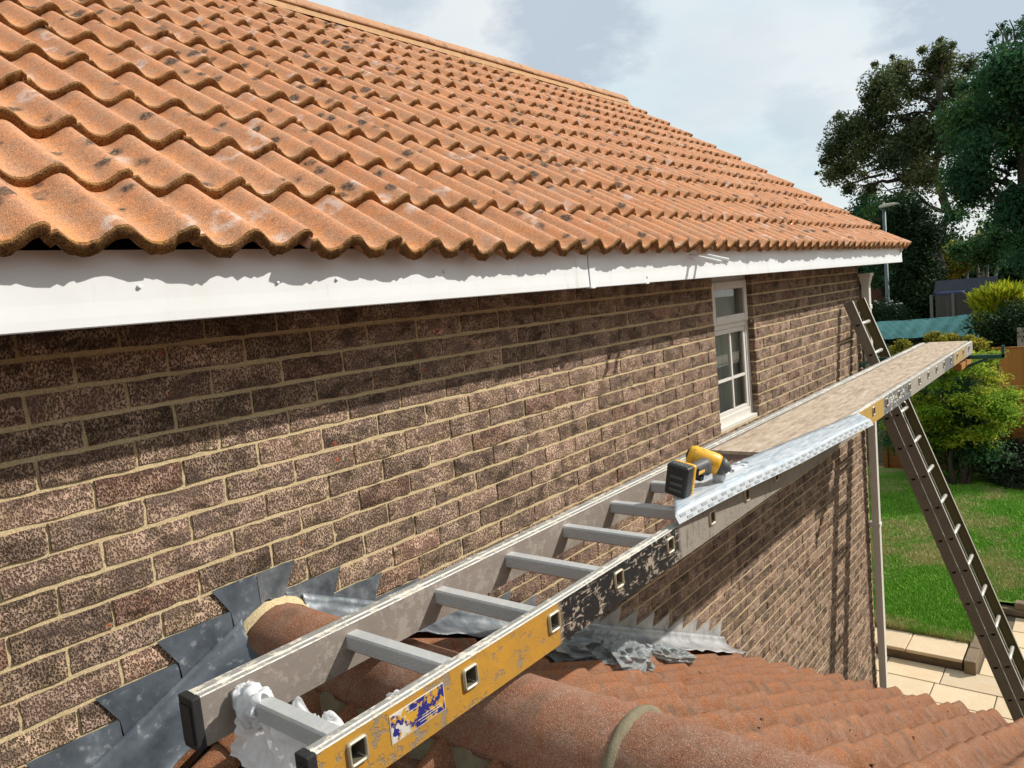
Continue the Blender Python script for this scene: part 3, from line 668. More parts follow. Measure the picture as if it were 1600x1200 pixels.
for (sx, sz) in ((0.270, 0.133), (0.615, 0.129), (0.8, 0.13), (1.22, 0.14), (2.076, 0.078), (2.517, 0.08), (3.4, 0.12), (4.2, 0.12)):
    b = MB(); n = 10; V = [(sx+0.0055*math.cos(t*2*math.pi/n), FY-0.0002, sz+0.0055*math.sin(t*2*math.pi/n)) for t in range(n)] + [(sx+0.004*math.cos(t*2*math.pi/n), FY-0.0035, sz+0.004*math.sin(t*2*math.pi/n)) for t in range(n)]
    b.add(V, [(t, (t+1) % n, n+(t+1) % n, n+t) for t in range(n)] + [tuple(range(n, 2*n))], 0, 0, True); b.build('screw_cap', 'white_upvc', fb[0] if sx < 2 else fb[2])
b = MB(); b.box((WX0, FY+0.02, 0.064), (7.552, -0.002, 0.072)); b.build('soffit', 'soffit_board', house)
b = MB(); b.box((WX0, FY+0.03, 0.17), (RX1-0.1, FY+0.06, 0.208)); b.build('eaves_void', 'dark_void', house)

# ---- window
wf = MB(); y0, y1 = 0.042, 0.10
def ring(mb, a, b, c, d, t, y0, y1, mi=0):
    mb.box((a, y0, c), (a+t, y1, d), mi); mb.box((b-t, y0, c), (b, y1, d), mi); mb.box((a+t+.0005, y0, d-t), (b-t-.0005, y1, d), mi); mb.box((a+t+.0005, y0, c), (b-t-.0005, y1, c+t), mi)
win = MB(); ring(win, HX0+.002, HX1-.003, HZ0+0.03, 0.062, 0.048, y0, y1); win.box((HX0+0.052, y0, -0.272), (HX1-0.053, y1, -0.228)); window = win.build('window', 'window_upvc', house, 0.004, 2)
sh = MB(); ring(sh, HX0+0.035, HX1-0.036, -0.238, 0.030, 0.052, y0-0.018, y0-0.001); sh.build('window_sash', 'window_upvc', window, 0.006, 2)
sh = MB(); ring(sh, HX0+0.052, HX1-0.053, HZ0+0.075, -0.274, 0.030, y0+0.006, y0+0.03); sh.build('window_frame', 'window_upvc', window, 0.004, 2)
for (a, b_, c, d) in ((HX0+0.087, HX1-0.088, -0.186, -0.022), (HX0+0.08, HX1-0.083, HZ0+0.105, -0.304)):
    g = MB(); g.add([(a, y0+0.018, c), (b_, y0+0.018, c), (b_, y0+0.018, d), (a, y0+0.018, d)], [(0, 1, 2, 3)]); g.build('pane', 'glass', window)
gb = MB(); xm = (HX0+HX1)/2; gb.box((xm+0.012, y0+0.0075, HZ0+0.105), (xm+0.030, y0+0.0165, -0.304)); gb.box((HX0+0.08, y0+0.0085, -0.604), (HX1-0.083, y0+0.0160, -0.586)); gb.build('glazing_bar', 'window_upvc', window)
sl = MB(); sl.add([(HX0+0.003, 0.012, HZ0+0.002), (HX1-0.003, 0.012, HZ0+0.002), (HX1-0.003, 0.10, HZ0+0.002), (HX0+0.003, 0.10, HZ0+0.002), (HX0+0.003, 0.012, HZ0+0.028), (HX1-0.003, 0.012, HZ0+0.028), (HX1-0.003, 0.10, HZ0+0.034), (HX0+0.003, 0.10, HZ0+0.034)],
   [(0, 3, 2, 1), (4, 5, 6, 7), (0, 1, 5, 4), (1, 2, 6, 5), (2, 3, 7, 6), (3, 0, 4, 7)]); sl.build('window_sill', 'window_upvc', window, 0.004, 2)
cu = MB(); n = 40; V = []
for i in range(n+1):
    xx = HX0+(HX1-HX0)*i/n; yy = 0.110+0.006*math.sin(i*1.7)
    V += [(xx, yy, -0.95), (xx, yy, 0.1)]
cu.add(V, [(2*i, 2*i+2, 2*i+3, 2*i+1) for i in range(n)], 0, 0, True); cu.build('curtain', 'curtain', window)
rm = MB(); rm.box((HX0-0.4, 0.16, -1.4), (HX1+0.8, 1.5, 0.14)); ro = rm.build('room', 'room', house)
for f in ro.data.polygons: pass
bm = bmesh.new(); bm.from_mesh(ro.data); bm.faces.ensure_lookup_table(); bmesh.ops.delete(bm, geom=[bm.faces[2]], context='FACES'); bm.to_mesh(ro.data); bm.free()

# ---- the neighbouring house across the gap (the window reflects it)
nb = thing('neighbour_house', 'neighbouring brown brick house across the gap, caught only as a reflection in the window', 'house', (0, -10.5, G))
b = MB(); b.box((-9, -14.0, G), (8.5, -7.6, 0.1)); b.build('wall', 'nb_brick', nb)
b = MB(); b.add([(-9.3, -7.2, 0.05), (8.8, -7.2, 0.05), (8.8, -10.8, 2.4), (-9.3, -10.8, 2.4), (8.8, -14.4, 0.05), (-9.3, -14.4, 0.05)], [(0, 1, 2, 3), (3, 2, 4, 5), (1, 4, 2), (0, 3, 5), (0, 5, 4, 1)]); b.build('roof', 'roof_tile', nb)
# ---- downpipe with hopper
dp = MB(); dp.box((7.045, -0.098, G+0.1), (7.112, -0.033, -0.11)); pipe = dp.build('downpipe', 'pipe_beige', house, 0.004, 2)
h = MB(); h.add([(7.03, -0.115, -0.045), (7.125, -0.115, -0.045), (7.125, -0.02, -0.045), (7.03, -0.02, -0.045), (7.042, -0.101, -0.115), (7.115, -0.101, -0.115), (7.115, -0.030, -0.115), (7.042, -0.030, -0.115)],
   [(0, 1, 2, 3), (7, 6, 5, 4), (1, 0, 4, 5), (2, 1, 5, 6), (3, 2, 6, 7), (0, 3, 7, 4)])
h.box((7.022, -0.122, -0.045), (7.133, -0.012, -0.018))
h.build('hopper', 'pipe_beige', pipe)
for z in (-0.33, -2.42, -4.4):
    b = MB(); b.box((7.038, -0.104, z-0.02), (7.119, -0.003, z+0.02)); b.build('pipe_clip', 'pipe_beige', pipe, 0.003, 1)

# ---- two pipe ends sticking out under the tiles
for i, (px, pz, lab) in enumerate(((2.972, 0.178, 'white plastic tube end sticking out under the eaves, the nearer and lower of two'), (3.062, 0.186, 'white plastic tube end sticking out under the eaves, the farther and higher of two'))):
    b = MB(); p0 = Vector((px, FY+0.03, pz)); d = Vector((0.10+0.02*i, -1, -0.33)).normalized(); p1 = p0+d*0.185; n = 14
    b.tube([p0, p1], 0.0105, n, caps=False); b.tube([p1+d*0.0001, p0], 0.0085, n, caps=False)
    a = d.cross(Vector((0, 0, 1))).normalized(); c_ = d.cross(a); V = [p1+a*(r*math.cos(2*math.pi*k/n))+c_*(r*math.sin(2*math.pi*k/n)) for r in (0.0105, 0.0085) for k in range(n)]
    b.add(V, [(k, (k+1) % n, n+(k+1) % n, n+k) for k in range(n)]); o = recentre(b.build('plastic_tube', 'tube_white')); tag(o, lab, 'tube', 'white tube ends under the eaves')

# ------------------------------------------------------------------ the low extension roof
ext = thing('extension', 'low brick extension whose red-brown pantiled ridge roof butts against the brick wall', 'extension', (0.65, -1.5, G))
XA, ZA, LP = 0.645, -0.807, R(25.0)
EY0 = -0.020; EL = 3.39           # slope length
eb = MB(); eb.box((-2.1, -3.2, G), (3.45, -0.02, -2.42)); ewall = eb.build('wall', 'mortar', ext)
lay_bricks(ewall, -3.2, -0.02, -2.45, G, [], 0.0, Matrix.Translation((3.456, 0, 0)) @ Matrix.Rotation(R(90), 4, 'Z'), 0)
def ext_frame(sgn):
    # +x slope: eaves run along y ; origin at eaves
    c, s = math.cos(LP), math.sin(LP)
    if sgn > 0: return slope_frame((XA+EL*c, 0.10, ZA-EL*s), (0, -1, 0), (-c, 0, s)) if False else slope_frame((XA+EL*c, -3.65, ZA-EL*s), (0, 1, 0), (-c, 0, s))
    return slope_frame((XA-EL*c, -0.05, ZA-EL*s), (0, -1, 0), (c, 0, s))
d_ = MB(); c, s = math.cos(LP), math.sin(LP)
for sg in (1, -1):
    dz = -0.075; P = [(XA, -3.4, ZA+dz), (XA+sg*(EL-0.05)*c, -3.4, ZA-(EL-0.05)*s+dz), (XA+sg*(EL-0.05)*c, 0, ZA-(EL-0.05)*s+dz), (XA, 0, ZA+dz)]
    Q = [(p[0], p[1], p[2]-0.06) for p in P]; F = [(0, 1, 2, 3), (7, 6, 5, 4), (0, 4, 5, 1), (1, 5, 6, 2), (2, 6, 7, 3), (3, 7, 4, 0)]
    if sg < 0: F = [f[::-1] for f in F]
    d_.add(P+Q, F)
eroof = d_.build('roof', 'dark_void', ext)
TR = ext_frame(1); TL = ext_frame(-1); cr_, cl_ = [], []
LG = 0.338
for r_ in range(10):
    for k in range(0, 12):
        cr_.append((0.3*k, LG*r_, 0.0))
    for k in range(0, 8):
        if r_ > 2: cl_.append((0.3*k, LG*r_, 0.0))
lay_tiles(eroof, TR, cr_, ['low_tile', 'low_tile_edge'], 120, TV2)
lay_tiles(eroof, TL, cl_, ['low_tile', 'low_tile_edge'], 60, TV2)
yj = [-0.008, -0.29, -0.742, -1.194, -1.646, -2.1, -2.55, -3.0]
RRAD = 0.128; RC = -0.775-RRAD
for i in range(len(yj)-1):
    half_round('ridge_tile', (XA, yj[i]-0.004, RC+random.uniform(-.003, .003)), (XA, yj[i+1]+0.004, RC+random.uniform(-.003, .003)), RRAD, 0.018, 'low_ridge_tile', eroof, 26, 0.90)
for i in range(0, len(yj)-1):     # mortar squeezed out at each joint
    b = MB(); n = 30; V = []
    for k in range(n+1):
        a = math.pi*0.03+math.pi*0.94*k/n
        for (dy, dr) in ((0.011+random.uniform(-.003, .003), -0.003), (0.006, 0.004+random.uniform(0, .003)), (-0.006, 0.004+random.uniform(0, .003)), (-0.011+random.uniform(-.003, .003), -0.003)):
            V.append((XA+(RRAD+dr)*math.cos(a), yj[i]+dy, RC+(RRAD+dr)*math.sin(a)))
    b.add(V, [(k*4+q, k*4+q+1, (k+1)*4+q+1, (k+1)*4+q) for k in range(n) for q in range(3)], 0, 0, True); b.build('joint_mortar', 'bedding', eroof)
for sg in (1, -1):                # mortar bedding filling the troughs under the ridge edge
    b = MB(); n = 120; V = []
    for k in range(n+1):
        yy = -0.03-3.0*k/n; w = random.uniform(-.006, .006)+0.012*math.sin(yy*42)
        sx = XA+sg*(0.132+w*0.6); V += [(XA+sg*0.108, yy, RC+0.050), (XA+sg*0.122, yy, RC+0.030+w*0.3), (sx, yy, ZA-math.tan(LP)*(0.132+w)-0.036), (sx+sg*0.004, yy, ZA-math.tan(LP)*0.132-0.07)]
    F = [(k*4+q, k*4+q+1, (k+1)*4+q+1, (k+1)*4+q) for k in range(n) for q in range(3)]
    b.add(V, F, 0, 0, True); b.build('ridge_bedding', 'bedding', eroof)
# small leaves and moss crumbs lying on the low roof
V, F, rn = [], [], []
for k in range(420):
    sg = 1 if random.random() < 0.75 else -1
    yy = random.uniform(-2.4, -0.1); s_ = random.uniform(0.2, EL-0.2); T_ = TR if sg > 0 else TL
    xloc = (yy+3.65) if sg > 0 else (-0.05-yy); sl_ = EL-s_
    row = math.floor(sl_/LG); h = tile_profile_low(xloc)-(sl_-row*LG)*0.0503+0.003
    if tile_profile(xloc) > -0.012 and random.random() < 0.6: continue
    a = random.uniform(0, 6.28); L = random.uniform(0.004, 0.015); Wd = L*random.uniform(0.25, 0.6); o = len(V)
    for (p, q) in ((-L, 0), (0, -Wd), (L, 0), (0, Wd)): V.append(tuple(T_ @ Vector((xloc+p*math.cos(a)-q*math.sin(a), sl_+p*math.sin(a)+q*math.cos(a), h+random.uniform(0, .004)))))
    F.append((o, o+1, o+2, o+3)); rn.append(random.random())
o = np_mesh('leaf_litter', np.array(V), np.array(F), 'debris', rn); tag(o, 'scattered bits of dead leaf and moss lying on the low red-brown tiles', 'leaf litter', kind='stuff')

# ---- stepped lead flashing
def low_z(x): return ZA - math.tan(LP)*abs(x-XA) + 0.004
def flashing(sgn, mat, jtop, xtop, count, cx0):
    """cover pieces: one per course, top edge let into the bed joint, back edge cut on the slant; a continuous apron dressed on to the tiles"""
    for i in range(count):
        j = jtop+i; zt = -0.075*j+0.004; xt = xtop+sgn*0.1608*i
        inner = xt - sgn*(0.1608+0.045) if i else cx0
        xs = np.linspace(inner, xt, 7); V = []; rows = 5
        for q in range(rows):
            f = q/(rows-1)
            for x_ in xs:
                t = abs(x_-xt)/abs(xt-inner); bot = low_z(x_)+0.055
                z = zt+(bot-zt)*f; xx = x_-sgn*0.050*min(1.0, (zt-z)/0.085)*t**0+0.0 if t < 0.02 else x_-sgn*0.050*min(1.0, (zt-z)/0.085)*(1-t)
                V.append((xx, -0.004-0.005*f-0.0012*(i % 2)-abs(random.gauss(0, 0.0005)), z+random.gauss(0, 0.0008)))
        w = len(xs); F = [(q*w+k, (q+1)*w+k, (q+1)*w+k+1, q*w+k+1) for q in range(rows-1) for k in range(w-1)]
        b = MB(); b.add(V, F, 0, 0, False); o = b.build('lead_step', mat, parent_f); sf = o.modifiers.new('thick', 'SOLIDIFY'); sf.thickness = 0.0018; sf.offset = 0
    xe = xtop+sgn*0.1608*(count-1); n = 20*count; V = []; prof = [(-0.015, 0.075), (-0.017, 0.055), (-0.026, 0.034), (-0.048, 0.018), (-0.085, 0.010), (-0.125, 0.005), (-0.165, 0.001)]; k = len(prof)
    x0 = XA+sgn*0.10
    for i in range(n+1):
        x = x0+(xe-x0)*i/n; wob = 0.006*math.sin(x*23)+0.004*math.sin(x*51+1)
        for q, (y, dz) in enumerate(prof): V.append((x, y+wob*q/6*1.3, low_z(x)+dz+0.0022*math.sin(x*37+q)*q/3+random.gauss(0, 0.0005)))
    F = [(i*k+q, (i+1)*k+q, (i+1)*k+q+1, i*k+q+1) for i in range(n) for q in range(k-1)]
    b = MB(); b.add(V, F, 0, 0, True); o = b.build('apron', mat, parent_f); sf = o.modifiers.new('thick', 'SOLIDIFY'); sf.thickness = 0.0025; sf.offset = 0
parent_f = thing('lead_flashing', 'dark blue-grey stepped lead flashing where the wall meets the left slope of the low roof', 'flashing', (0.3, 0, -0.9))
flashing(-1, 'lead', 9, 0.474, 12, 0.610)
parent_f = thing('lead_flashing', 'stepped lead flashing down the right slope of the low roof, coloured silvery at its sunlit lower end', 'flashing', (2.2, 0, -1.5))
flashing(1, 'weathered_sunlit_lead', 9, 0.741, 19, 0.612)
# lead saddle over the ridge end at the wall
b = MB(); V = []; n = 22
for k in range(n+1):
    a = math.pi*k/n; r0 = RRAD+0.010
    for q, (yy, dr) in enumerate(((-0.004, 0.008+random.uniform(-.003, .004)), (-0.014, 0.004+random.uniform(-.003, .003)), (-0.030+random.uniform(-.004, .004), -0.008))):
        V.append((XA+(r0+dr)*math.cos(a)*(1.05), yy, RC+(r0+dr)*math.sin(a)+random.uniform(-.002, .002)))
b.add(V, [(k*3+q, k*3+q+1, (k+1)*3+q+1, (k+1)*3+q) for k in range(n) for q in range(2)], 0, 0, True); b.build('mortar_collar', 'mortar', ext)

# ------------------------------------------------------------------ the board ladder (staging)
stg = thing('ladder', 'aluminium ladder laid flat as a walkway, its near rail painted yellow and black', 'ladder', (0.2, -0.935, -0.76))
RZT, RZB = -0.650, -0.747; RX_0, RX_1 = 0.124, 6.86
LT = 0.0005
def zt(x): return 0.0029*(x-0.2)*-1.0 - 0.0
holes_x = [0.204+0.28*i for i in range(24)]
HZ = -0.686; HW, HH = 0.019, 0.021
def rail(name, yweb, ysgn, inner):
    """C channel: web at yweb, flanges reaching +y"""
    b = MB(); t = 0.003; tilt = lambda x: -0.0026*(x-0.2)
    def quad(P, mi): b.add(P, [(0, 1, 2, 3)], mi)
    xs = [RX_0]
    for hx in holes_x:
        if hx+HW < RX_1: xs += [hx-HW, hx+HW]
    xs.append(RX_1)
    for i in range(len(xs)-1):
        x0, x1 = xs[i], xs[i+1]; hole = i % 2 == 1; a0, a1 = tilt(x0), tilt(x1)
        spans = [(RZB, HZ-HH), (HZ+HH, RZT)] if (hole and not inner) else [(RZB, RZT)]
        for (z0, z1) in spans:
            quad([(x0, yweb, z0+a0), (x1, yweb, z0+a1), (x1, yweb, z1+a1), (x0, yweb, z1+a0)], 0)
            quad([(x0, yweb+t, z1+a0), (x1, yweb+t, z1+a1), (x1, yweb+t, z0+a1), (x0, yweb+t, z0+a0)], 2)
    def strip(y0, z0, y1, z1, mi, sm=False):
        b.add([(RX_0, y0, z0+tilt(RX_0)), (RX_1, y0, z0+tilt(RX_1)), (RX_1, y1, z1+tilt(RX_1)), (RX_0, y1, z1+tilt(RX_0))], [(0, 1, 2, 3)], mi)
    fw = 0.030 if not inner else 0.046
    prof = [(yweb, RZT), (yweb+0.0015, RZT+0.0022), (yweb+fw*0.30, RZT+0.0024), (yweb+fw*0.36, RZT+0.005), (yweb+fw*0.55, RZT+0.005), (yweb+fw*0.62, RZT+0.0022), (yweb+fw-0.0015, RZT+0.0020), (yweb+fw, RZT), (yweb+fw, RZT-0.007), (yweb+fw-0.003, RZT-0.007), (yweb+fw-0.003, RZT-0.002), (yweb+t, RZT-0.002)]
    for (p, q) in zip(prof[:-1], prof[1:]): strip(p[0], p[1], q[0], q[1], 1)
    prof = [(yweb+t, RZB+0.003), (yweb+fw, RZB+0.003), (yweb+fw, RZB), (yweb, RZB)]
    for (p, q) in zip(prof[:-1], prof[1:]): strip(p[0], p[1], q[0], q[1], 2)
    return b.build(name, ['rail_inner' if inner else 'rail_paint', 'rail_top', 'rail_inner'], stg)
ro = rail('rail', -0.935, 1, False); ro['label'] = 'near rail, painted yellow then black, chipped'
ri = rail('rail', -0.583, 1, True); ri['label'] = 'rail next to the wall, bare metal with mortar splashes'
# rungs: hollow ribbed tubes that come out through the near rail
def rung(hx, y0=-0.937, y1=-0.580):
    b = MB(); tl = -0.0026*(hx-0.2); zc = HZ+tl; w, h = 0.0168, 0.0188
    sec = [(-w, -h+0.003), (-w+0.003, -h), (w-0.003, -h), (w, -h+0.003), (w, h-0.003), (w-0.003, h), (-w+0.003, h), (-w, h-0.003)]
    # ribs on the camera-facing side
    rib = []; n = 7
    for i in range(n):
        z0 = (h-0.004)-(2*h-0.008)*i/n; z1 = z0-(2*h-0.008)/n
        rib += [(-w, z0), (-w-0.0013, z0-0.0010), (-w-0.0013, z1+0.0016)]
    sec = sec + rib[1:]
    k = len(sec); V = [(hx+a, y, zc+c) for y in (y0, y1) for (a, c) in sec]
    F = [(i, k+i, k+(i+1) % k, (i+1) % k) for i in range(k)]; b.add(V, F, 0)
    i2 = [(-w+0.003, -h+0.003), (w-0.003, -h+0.003), (w-0.003, h-0.003), (-w+0.003, h-0.003)]
    V = [(hx+a, y, zc+c) for y in (y0-0.001, y0+0.10) for (a, c) in i2]; b.add(V, [(4+i, i, (i+1) % 4, 4+(i+1) % 4)[::-1] for i in range(4)]+[(4, 5, 6, 7)], 1)
    o = b.build('rung', ['rung_metal', 'hole_inner'], stg)
    l = MB()                      # flared square lip round the opening
    def rr(wd, hd, r, y):
        P = []
        for (sx, sz, a0) in ((1, 1, 0), (-1, 1, 90), (-1, -1, 180), (1, -1, 270)):
            for q in range(4):
                a = R(a0+30*q); P.append((hx+sx*(wd-r)+r*math.cos(a), y, zc+sz*(hd-r)+r*math.sin(a)))
        return P
    rings = [rr(0.0205, 0.0225, 0.006, y0+0.0015), rr(0.0200, 0.0220, 0.006, y0-0.003), rr(0.0178, 0.0198, 0.005, y0-0.0045), rr(0.0148, 0.0168, 0.004, y0-0.0025), rr(0.0140, 0.0160, 0.004, y0+0.02)]
    k = 16; V = [p for rg_ in rings for p in rg_]; l.add(V, [(q*k+i, (q+1)*k+i, (q+1)*k+(i+1) % k, q*k+(i+1) % k) for q in range(4) for i in range(k)], 0, 0, True); l.build('rung_lip', 'hole_lip', o)
    return o
for hx in holes_x:
    if hx+HW < RX_1: rung(hx)
for (yw, fw) in ((-0.935, 0.030), (-0.583, 0.046)):
    b = MB(); b.box((RX_0-0.016, yw-0.002, RZB-0.002), (RX_0+0.003, yw+fw+0.002, RZT+0.004)); b.box((RX_0-0.019, yw+0.004, RZB+0.01), (RX_0-0.0155, yw+fw-0.004, RZT-0.01)); b.build('end_cap', 'black_rubber', stg, 0.003, 2)
# worn sticker and the small data label on the near rail
m = Mat('sticker', 0.5, 0, 0.4); sp = N(m.t, 'ShaderNodeSeparateXYZ'); m.L(m.pos, sp.inputs[0])
worn = m.ramp(m.noise(42, 5, 0.7), [(0.50, 0.0), (0.53, 1.0)]); worn2 = m.ramp(m.noise(60, 4, v=m.mapv(loc=(3, 0, 1))), [(0.50, 0.0), (0.53, 1.0)])
left = m.ramp(sp.outputs['X'], [(0.318, 1.0), (0.325, 0.0)])
c = m.mix(worn, (0.02, 0.022, 0.16), (0.52, 0.28, 0.03)); c = m.mix(m.math('MULTIPLY', left, worn2), c, (0.55, 0.53, 0.47))
m.set('Base Color', c); MT['sticker'] = m.m
simple('sticker_white', (0.62, 0.60, 0.54), 0.5); simple('sticker_yellow', (0.55, 0.42, 0.02), 0.5); simple('print_black', (0.02, 0.02, 0.02), 0.5); simple('print_blue', (0.02, 0.022, 0.15), 0.5)
b = MB(); b.box((0.277, -0.9362, -0.7155), (0.411, -0.9351, -0.6635), 1); b.box((0.2785, -0.9366, -0.7140), (0.4095, -0.9361, -0.6650), 0)
for (x0, x1, z0, z1) in ((0.318, 0.350, -0.6775, -0.6765), (0.34, 0.402, -0.7032, -0.7022), (0.345, 0.39, -0.7083, -0.7075), (0.352, 0.40, -0.6985, -0.6978)):
    b.box((x0, -0.9369, z0), (x1, -0.93655, z1), 1)
b.build('sticker', ['sticker', 'sticker_white'], stg)
b = MB(); b.box((2.300, -0.9362, -0.700), (2.350, -0.9351, -0.668), 0); b.box((2.302, -0.9368, -0.699), (2.348, -0.9362, -0.686), 1)
for k in range(3): b.box((2.306, -0.9368, -0.683+k*0.004), (2.344, -0.9362, -0.681+k*0.004), 2)
for k in range(2): b.box((2.306, -0.9372, -0.697+k*0.005), (2.34, -0.9368, -0.6945+k*0.005), 2)
b.build('label', ['sticker_white', 'sticker_yellow', 'print_black'], stg)
b = MB()                           # lines of worn print on the grey band
for r_ in range(4):
    x = 3.88
    while x < 4.28:
        w = random.uniform(0.02, 0.06)
        if random.random() < 0.75: b.box((x, -0.9360, -0.690-0.012*r_), (x+w, -0.9352, -0.684-0.012*r_))
        x += w+0.015
b.build('print', 'sticker_white', stg)
# boards lying on the rungs between the rails
V = []; nX, nY = 120, 10; F = []
for i in range(nX+1):
    for j in range(nY+1):
        x = 2.345+(6.88-2.345)*i/nX; y = -0.899+(0.293)*j/nY; V.append((x, y, RZT+0.004-0.0026*(x-0.2)+0.0012*math.sin(x*5)+random.uniform(-.0004, .0004)))
for i in range(nX):
    for j in range(nY): a = i*(nY+1)+j; F.append((a, a+nY+1, a+nY+2, a+1))
b = MB(); b.add(V, F, 0, 0, True)
z0 = RZT-0.010-0.0026*2.15; z9 = RZT-0.010-0.0026*6.66
b.add([(2.345, -0.899, z0), (2.345, -0.606, z0), (6.88, -0.606, z9), (6.88, -0.899, z9), (2.345, -0.899, z0+0.0135), (2.345, -0.606, z0+0.0135), (6.88, -0.606, z9+0.0135), (6.88, -0.899, z9+0.0135)], [(0, 1, 2, 3), (0, 4, 5, 1), (3, 2, 6, 7), (0, 3, 7, 4), (1, 5, 6, 2)], 0)
o = b.build('walk_board', 'chipboard'); tag(o, 'long weathered chipboard deck lying on the rungs between the ladder rails', 'board')

# ---- film covered vent strip lying across the rail
A, B_, C_, D = Vector((1.690, -0.762, -0.632)), Vector((1.425, -0.905, -0.636)), Vector((3.03, -1.052, -0.640)), Vector((3.19, -0.958, -0.638))
A, B_, C_, D = [Vector(CAM)+(p-Vector(CAM))*((zz_-CAM[2])/(p.z-CAM[2])) for p, zz_ in ((A, -0.622), (B_, -0.614), (C_, -0.634), (D, -0.640))]
vs_ = thing('vent_strip', 'long white slotted trim strip still in its wrinkled film, lying on the near rail', 'trim strip', tuple((A+B_+C_+D)/4))
b = MB(); n = 70; V = []; k = 6
for i in range(n+1):
    t = i/n
    for j in range(k+1):
        p = (A*(1-t)+D*t)*(1-j/k) + (B_*(1-t)+C_*t)*(j/k); V.append((p.x, p.y, p.z+random.uniform(-.0012, .0012)+0.003*math.sin(t*9)*(j/k)))
F = [(i*(k+1)+j, i*(k+1)+j+1, (i+1)*(k+1)+j+1, (i+1)*(k+1)+j) for i in range(n) for j in range(k)]
b.add(V, F, 0, 0, True); o = b.build('sheet', 'film_strip', vs_); sf = o.modifiers.new('thick', 'SOLIDIFY'); sf.thickness = 0.002
dirv = (C_-B_).normalized(); outv = Vector((dirv.y, -dirv.x, 0)).normalized()
b = MB(); drop = Vector((0, 0, -0.024))+outv*0.012; V = []
for i in range(n+1):
    p = B_*(1-i/n)+C_*(i/n); p = p+Vector((0, 0, 0.003*math.sin(i/n*9))); V += [p, p+drop]
b.add(V, [(2*i, 2*i+1, 2*i+3, 2*i+2) for i in range(n)], 0, 0, False); o = b.build('lip', 'lip_grey', vs_); sf = o.modifiers.new('thick', 'SOLIDIFY'); sf.thickness = 0.0015
nn = dirv.cross(drop).normalized()
if nn.dot(outv) < 0: nn = -nn
for row, (f0, f1, offx) in enumerate(((0.14, 0.42, 0.0), (0.60, 0.86, 0.03))):
    t = 0.02+offx; Ltot = (C_-B_).length
    while t < Ltot-0.05:
        b = MB(); p = B_+dirv*t+Vector((0, 0, 0.003*math.sin(t/Ltot*9))); q = p+dirv*0.030
        V = [p+drop*f0+nn*0.0016, q+drop*f0+nn*0.0016, q+drop*f1+nn*0.0016, p+drop*f1+nn*0.0016]; V += [x_-nn*0.0008 for x_ in V]
        b.add(V, [(3, 2, 1, 0), (0, 1, 5, 4), (1, 2, 6, 5), (2, 3, 7, 6), (3, 0, 4, 7)], 0); b.build('slot', 'slot_grey', vs_); t += 0.062

# ---- cordless drill lying on the strip
drl = thing('cordless_drill', 'yellow and black cordless impact driver lying on the white strip with its battery towards us', 'cordless drill', (1.75, -0.83, -0.63))
bx = Vector((1.560, -0.862, -0.562)); ax = Vector((1.0, -0.06, 0.02)).normalized(); sd_ = Vector((0, 0, 1)).cross(ax).normalized(); up_ = ax.cross(sd_)
sd2 = (sd_*math.cos(R(12))+up_*math.sin(R(12))); up2 = ax.cross(sd2)
def fr(o): 
    Mx = Matrix.Identity(4)
    for i in range(3): Mx[i][0] = ax[i]; Mx[i][1] = sd2[i]; Mx[i][2] = up2[i]; Mx[i][3] = o[i]
    return Mx
FM = fr(bx)
b = MB(); b.box((-0.030, -0.037, -0.050), (0.012, 0.037, 0.050), 0, 0, FM); battery = b.build('battery', 'drill_black', drl, 0.010, 3)
b = MB()
for z in (-0.030, -0.010, 0.012): b.box((-0.0315, -0.022, z-0.004), (-0.0295, 0.020, z+0.004), 0, 0, FM)
for k in range(6): b.box((-0.022, -0.026+0.009*k, 0.0495), (0.004, -0.022+0.009*k, 0.0520), 0, 0, FM)
b.build('battery_rib', 'drill_grey', battery, 0.001, 1)
b = MB(); b.box((0.0125, -0.036, -0.048), (0.030, 0.036, 0.048), 0, 0, FM); b.build('foot', 'drill_yellow', drl, 0.008, 3)
def ell(o_, secs, n=20):
    V = []; F = []
    for (x_, y_, z_, ry, rz) in secs:
        for k in range(n):
            a = 2*math.pi*k/n; V.append(FM @ Vector((x_, y_+ry*math.copysign(abs(math.cos(a))**0.8, math.cos(a)), z_+rz*math.copysign(abs(math.sin(a))**0.8, math.sin(a)))))
    for i in range(len(secs)-1):
        for k in range(n): F.append((i*n+k, i*n+(k+1) % n, (i+1)*n+(k+1) % n, (i+1)*n+k))
    nf = len(F); F += [tuple(range(n))[::-1], tuple(range((len(secs)-1)*n, len(secs)*n))]
    o_.add(V, F, 0, 0, [True]*nf+[False]*2); return o_
ell(MB(), [(0.03, 0, 0.004, 0.026, 0.034), (0.045, 0, 0.006, 0.020, 0.024), (0.075, 0, 0.008, 0.018, 0.021), (0.11, 0, 0.006, 0.019, 0.023), (0.14, 0, 0.004, 0.022, 0.026), (0.155, 0, 0.0, 0.025, 0.03)]).build('grip', 'drill_grey', drl)
b = MB()
for k in range(5): b.box((0.040+0.008*k, -0.0225, 0.012-0.02), (0.043+0.008*k, -0.017, 0.020), 0, 0, FM)
b.build('grip_rib', 'drill_black', drl, 0.001, 1)
b = MB(); b.box((0.075, -0.0205, -0.004), (0.118, -0.0165, 0.006), 0, 0, FM); b.build('badge', 'drill_yellow', drl, 0.001, 1)
